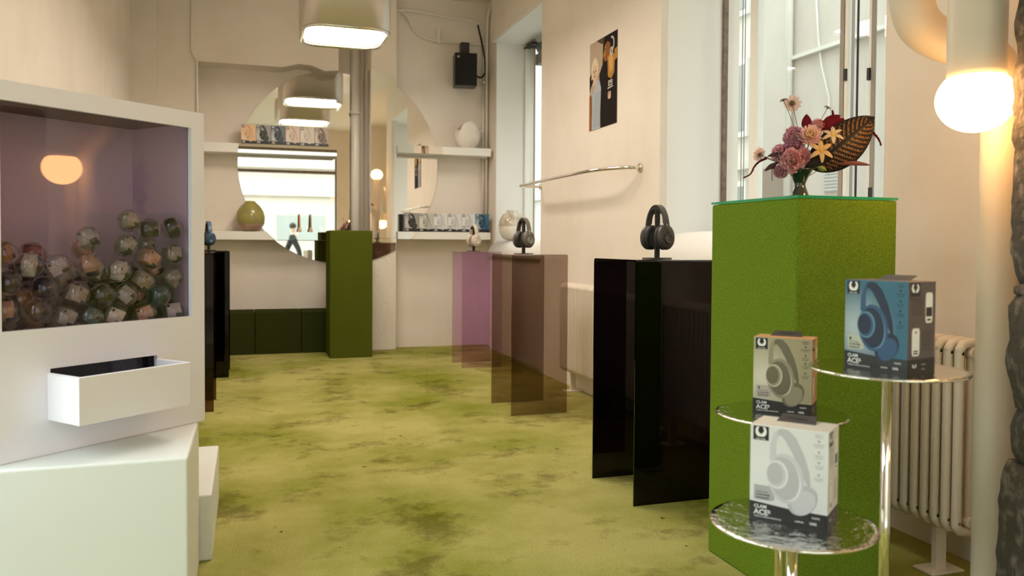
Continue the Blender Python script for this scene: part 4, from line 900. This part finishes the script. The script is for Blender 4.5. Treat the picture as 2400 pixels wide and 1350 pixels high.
flower('carnation', 'small rose bloom behind the dark red leaves', 'flower', px(852, 462, .025), -AY+Vector((0, 0, .5)), carnation(.021), [STEM, PKB, PKC], g)
flower('cosmos', 'pale pink cosmos facing away at the top of the bouquet', 'flower', px(590, 225, .0), AY*.9+AX*.25+Vector((0, 0, .15)), daisy(.030, 14), [STEM, PALE, SEPAL], g)
flower('cosmos', 'whitish pink cosmos facing away at the far left of the bouquet', 'flower', px(262, 758, -.01), AY*.7-AX*.5+Vector((0, 0, .35)), daisy(.026, 20), [STEM, PALE, SEPAL], g)
flower('lily', 'upper pale yellow lily in front of the striped leaf', 'flower', px(975, 580, -.035), -AY*.9+Vector((0, 0, .6)), lily(.036), [STEM, CRM, ORG], g)
flower('lily', 'lower golden lily above the rim, in front of the striped leaf', 'flower', px(855, 745, -.045), -AY*1.0+AX*.1+Vector((0, 0, .4)), lily(.042), [STEM, YEL, ORG], g)
def seedhead(m, T):
    m.ball((0, 0, 0), .005, 10, 8, 0, T)
    for k in range(9):
        a = 2*math.pi*k/9; rr_ = rnd.uniform(.012, .017)
        m.tube([T @ Vector((0, 0, .001)), T @ Vector((rr_*.6*math.cos(a), rr_*.6*math.sin(a), .003)), T @ Vector((rr_*math.cos(a), rr_*math.sin(a), -.004))], [.0014, .0012, .0004], 5)
flower('seed_head', 'dry seed head beside the topmost cosmos', 'flower', px(500, 190, -.005), AX*-.3+Vector((0, 0, 1)), seedhead, [STEM, SEPAL], g)
flower('seed_head', 'dry seed head above the dark red leaves', 'flower', px(955, 268, .02), AX*.6+Vector((0, 0, 1)), seedhead, [STEM, mat('grey sepal', (.20, .17, .11), .7)], g)
# big striped leaf
LD, LG, LR, LRD = mat('near black leaf', (.010, .006, .007), .5, spec=.25), mat('tan leaf stripe', (.40, .20, .065), .5, spec=.25), thin('deep red leaf', (.13, .014, .022), .3), mat('wine leaf', (.045, .010, .012), .45)
def leaf_thing(name, label, build, mats, group=None):
    t = thing(name, label, 'leaf', FR+Vector((0, 0, .06)), 0, group); off = Matrix.Translation(-(FR+Vector((0, 0, .06))))
    m = M(); build(m); m.v = [tuple(off @ Vector(v)) for v in m.v]; m.build('blade', mats, t, recalc=False); return t
def big(m):
    base, tip = px(800, 885, .0), px(1425, 372, .02)
    ax = tip-base; L = ax.length; a = ax.normalized(); nrm = (-AY+AX*.12).normalized(); sd = nrm.cross(a).normalized(); nrm = a.cross(sd)
    def prof_(u): return max(0.0, math.sin(math.pi*min(1, u**.85)*.985+.02))**.62
    def fn(u, v):
        x = (v-.5)*2; wd = (.066 if x > 0 else .082)*prof_(u)
        return base+a*(u*L)+sd*(x*wd)+nrm*(.012*math.sin(u*3)-.022*abs(x)**1.4-.02*(u-.5)**2)+Vector((0, 0, -.012*u*u*0))
    def mf(u, v):
        x = abs(v-.5)*2
        if x < .05: return 0
        s = (u-.20*x**1.2-.02)*15.0; fr_ = s-math.floor(s)
        if .08 < x < .90 and u < .93 and (.10 < fr_ < .18 or .37 < fr_ < .43): return 1
        return 0
    m.grid(fn, 150, 40, 0, True, None, mf)
    m.tube([base+nrm*.0005+a*L*t_/10+nrm*(.012*math.sin(t_/10*3)-.02*(t_/10-.5)**2) for t_ in range(11)], [.0022-.00018*t_ for t_ in range(11)], 6, mi=0)
    m.tube([FR+Vector((0, 0, .06)), base], .0025, 6, mi=0)
leaf_thing('striped_leaf', 'large near-black leaf with tan stripes leaning out to the right', big, [LD, LG])
def lance(a, b_, wd, sag, mi=0, nrm=None):
    def f(m):
        A, B = Vector(a), Vector(b_); d = B-A; L = d.length; dn = d.normalized(); nn = (nrm or -AY); sd = dn.cross(nn).normalized()
        m.grid(lambda u, v: A+d*u+sd*((v-.5)*2*wd*math.sin(math.pi*min(1, .06+u*.94))**.8)+Vector((0, 0, sag*4*u*(1-u)))+nn*(-.3*wd*abs(v-.5)*2), 12, 6, mi)
        m.tube(spline([FR+Vector((0, 0, .06)), (FR+Vector((0, 0, .06))+A)/2+Vector((0, 0, .012)), A], 5), .0012, 5, mi=mi)
    return f
g = 'dark leaves in the bouquet'
leaf_thing('dark_leaf', 'upright triangular deep red leaf in the middle top of the bouquet', lance(px(752, 520, .015), px(745, 328, .015), .018, 0), [LR], g)
leaf_thing('dark_leaf', 'broad deep red leaf behind the upper lily', lance(px(900, 520, .012), px(1085, 345, .02), .024, .004), [LR], g)
leaf_thing('dark_leaf', 'narrow deep red leaf pointing left above the upper lily', lance(px(985, 500, .014), px(855, 395, .012), .010, .002), [LR], g)
leaf_thing('dark_leaf', 'short deep red leaf tip beside the striped leaf', lance(px(1040, 450, .014), px(1132, 378, .03), .011, .0), [LR], g)
leaf_thing('dark_leaf', 'wide near-black leaf lying over the vase rim', lance(px(660, 905, -.03), px(1000, 800, -.04), .020, .004), [LD], g)
leaf_thing('dark_leaf', 'slim reddish leaf pointing right under the striped leaf', lance(px(1080, 862, -.005), px(1372, 884, -.01), .008, .004), [mat('rusty leaf', (.12, .03, .02), .5)], g)
leaf_thing('dark_leaf', 'slim wine leaf reaching furthest down at the left', lance(px(385, 870, -.01), px(390, 1035, -.012), .007, 0, 0, -AX), [LRD], g)
leaf_thing('dark_leaf', 'slim wine leaf pointing down left beside the amaranth', lance(px(450, 848, -.015), px(308, 940, -.02), .008, .003), [LRD], g)
leaf_thing('dark_leaf', 'slim wine leaf level with the vase rim at the left', lance(px(565, 890, -.02), px(375, 915, -.02), .007, .004), [LRD], g)
leaf_thing('dark_leaf', 'slim wine leaf over the left carnation', lance(px(520, 800, -.03), px(330, 790, -.03), .008, .010), [LRD], g)
leaf_thing('green_leaf', 'small green leaf below the striped leaf', lance(px(835, 905, -.035), px(932, 945, -.03), .009, .002), [mat('green leaf', (.10, .16, .02), .4)])
def tassel(pts, r0):
    def f(m):
        P = spline(pts, 10); n = len(P)
        m.tube(P, [r0*(1-.75*(i/(n-1))**1.5) for i in range(n)], 7)
        for i in range(n):
            for k in range(5):
                q = Vector((rnd.gauss(0, 1), rnd.gauss(0, 1), rnd.gauss(0, 1))).normalized(); m.ball(P[i]+q*r0*(1-.7*i/n), r0*.42, 6, 4)
        m.tube(spline([FR+Vector((0, 0, .07)), (FR+Vector((0, 0, .09))+P[0])/2, P[0]], 5), .0012, 5)
    return f
leaf_thing('amaranth', 'drooping dark red amaranth tassel at the far left of the bouquet', tassel([px(330, 800, -.02), px(270, 830, -.02), px(215, 880, -.02), px(170, 965, -.02), px(105, 1002, -.02)], .0042), [LR])
leaf_thing('amaranth', 'dark red amaranth tip drooping behind the striped leaf at the right', tassel([px(1380, 480, .045), px(1445, 550, .045), px(1485, 605, .045), px(1505, 660, .045)], .0045), [LR])
leaf_thing('amaranth', 'dark red amaranth spike standing behind the upper lily', tassel([px(1010, 430, .03), px(1015, 350, .03), px(1010, 298, .03)], .005), [LR])

# ------------------------------------------------------------------ passer-by outside the shop front, seen in the mirror
def skin(name, nodes, edges, m, parent, sub=2):
    me = bpy.data.meshes.new(name); me.from_pydata([n[0] for n in nodes], edges, []); me.materials.append(m)
    o = bpy.data.objects.new(name, me); COL.objects.link(o); o.parent = parent
    sk = o.modifiers.new('skin', 'SKIN'); me.skin_vertices.new() if not me.skin_vertices else None
    for i, n in enumerate(nodes):
        r_ = n[1]; me.skin_vertices[0].data[i].radius = r_ if isinstance(r_, tuple) else (r_, r_)
    me.skin_vertices[0].data[0].use_root = True
    sk.use_smooth_shade = True
    s = o.modifiers.new('subdivision', 'SUBSURF'); s.levels = sub; s.render_levels = sub
    return o
pr = thing('person', 'person in a dark jacket and black trousers walking past the shop front', 'person', (1.22, -5.5, -.02), R(12))
SK = mat('skin', (.55, .36, .27), .5)
body = [((0, 0, .94), .12), ((0, .0, 1.15), (.14, .10)), ((0, 0, 1.36), (.15, .10)), ((0, 0, 1.47), .055), ((.01, 0, 1.54), .06), ((.03, 0, 1.62), (.085, .075)), ((.03, 0, 1.70), (.075, .07)),
        ((0, -.19, 1.38), .055), ((-.07, -.23, 1.12), .042), ((.06, -.24, .90), .032), ((.10, -.24, .82), .028), ((0, .19, 1.38), .055), ((.06, .23, 1.12), .042), ((-.06, .24, .90), .032), ((-.09, .24, .82), .028),
        ((0, -.09, .88), .085), ((-.16, -.09, .50), .06), ((-.36, -.09, .14), .045), ((-.30, -.09, .06), .04), ((0, .09, .88), .085), ((.20, .09, .50), .06), ((.26, .09, .10), .045), ((.36, .09, .04), .04)]
be = [(0, 1), (1, 2), (2, 3), (3, 4), (4, 5), (5, 6), (2, 7), (7, 8), (8, 9), (9, 10), (2, 11), (11, 12), (12, 13), (13, 14), (0, 15), (15, 16), (16, 17), (17, 18), (0, 19), (19, 20), (20, 21), (21, 22)]
skin('body', body, be, SK, pr)
skin('trousers', [((0, 0, .96), .135), ((0, -.09, .88), .10), ((-.16, -.09, .50), .078), ((-.35, -.09, .16), .062), ((0, .09, .88), .10), ((.20, .09, .50), .078), ((.26, .09, .13), .062)], [(0, 1), (1, 2), (2, 3), (0, 4), (4, 5), (5, 6)], mat('black cloth', (.012, .012, .013), .9), pr)
skin('jacket', [((0, 0, .92), (.16, .13)), ((0, 0, 1.15), (.16, .12)), ((0, 0, 1.36), (.17, .12)), ((0, 0, 1.46), .08), ((0, -.19, 1.38), .072), ((-.07, -.23, 1.12), .058), ((.05, -.24, .92), .046), ((0, .19, 1.38), .072), ((.06, .23, 1.12), .058), ((-.05, .24, .92), .046)],
     [(0, 1), (1, 2), (2, 3), (2, 4), (4, 5), (5, 6), (2, 7), (7, 8), (8, 9)], mat('dark green jacket', (.02, .03, .025), .8), pr)
M().ball((.015, 0, 1.69), .10, 20, 14, sc=(1, .92, 1.0)).build('hair', mat('dark hair', (.02, .012, .008), .6), pr)
for s, x, z in ((-1, -.31, .045), (1, .34, .04)): M().ball((x, s*.09, z), .05, 14, 8, sc=(2.4, .85, .8)).build('shoe', mat('black shoe', (.012, .014, .013), .4), pr)
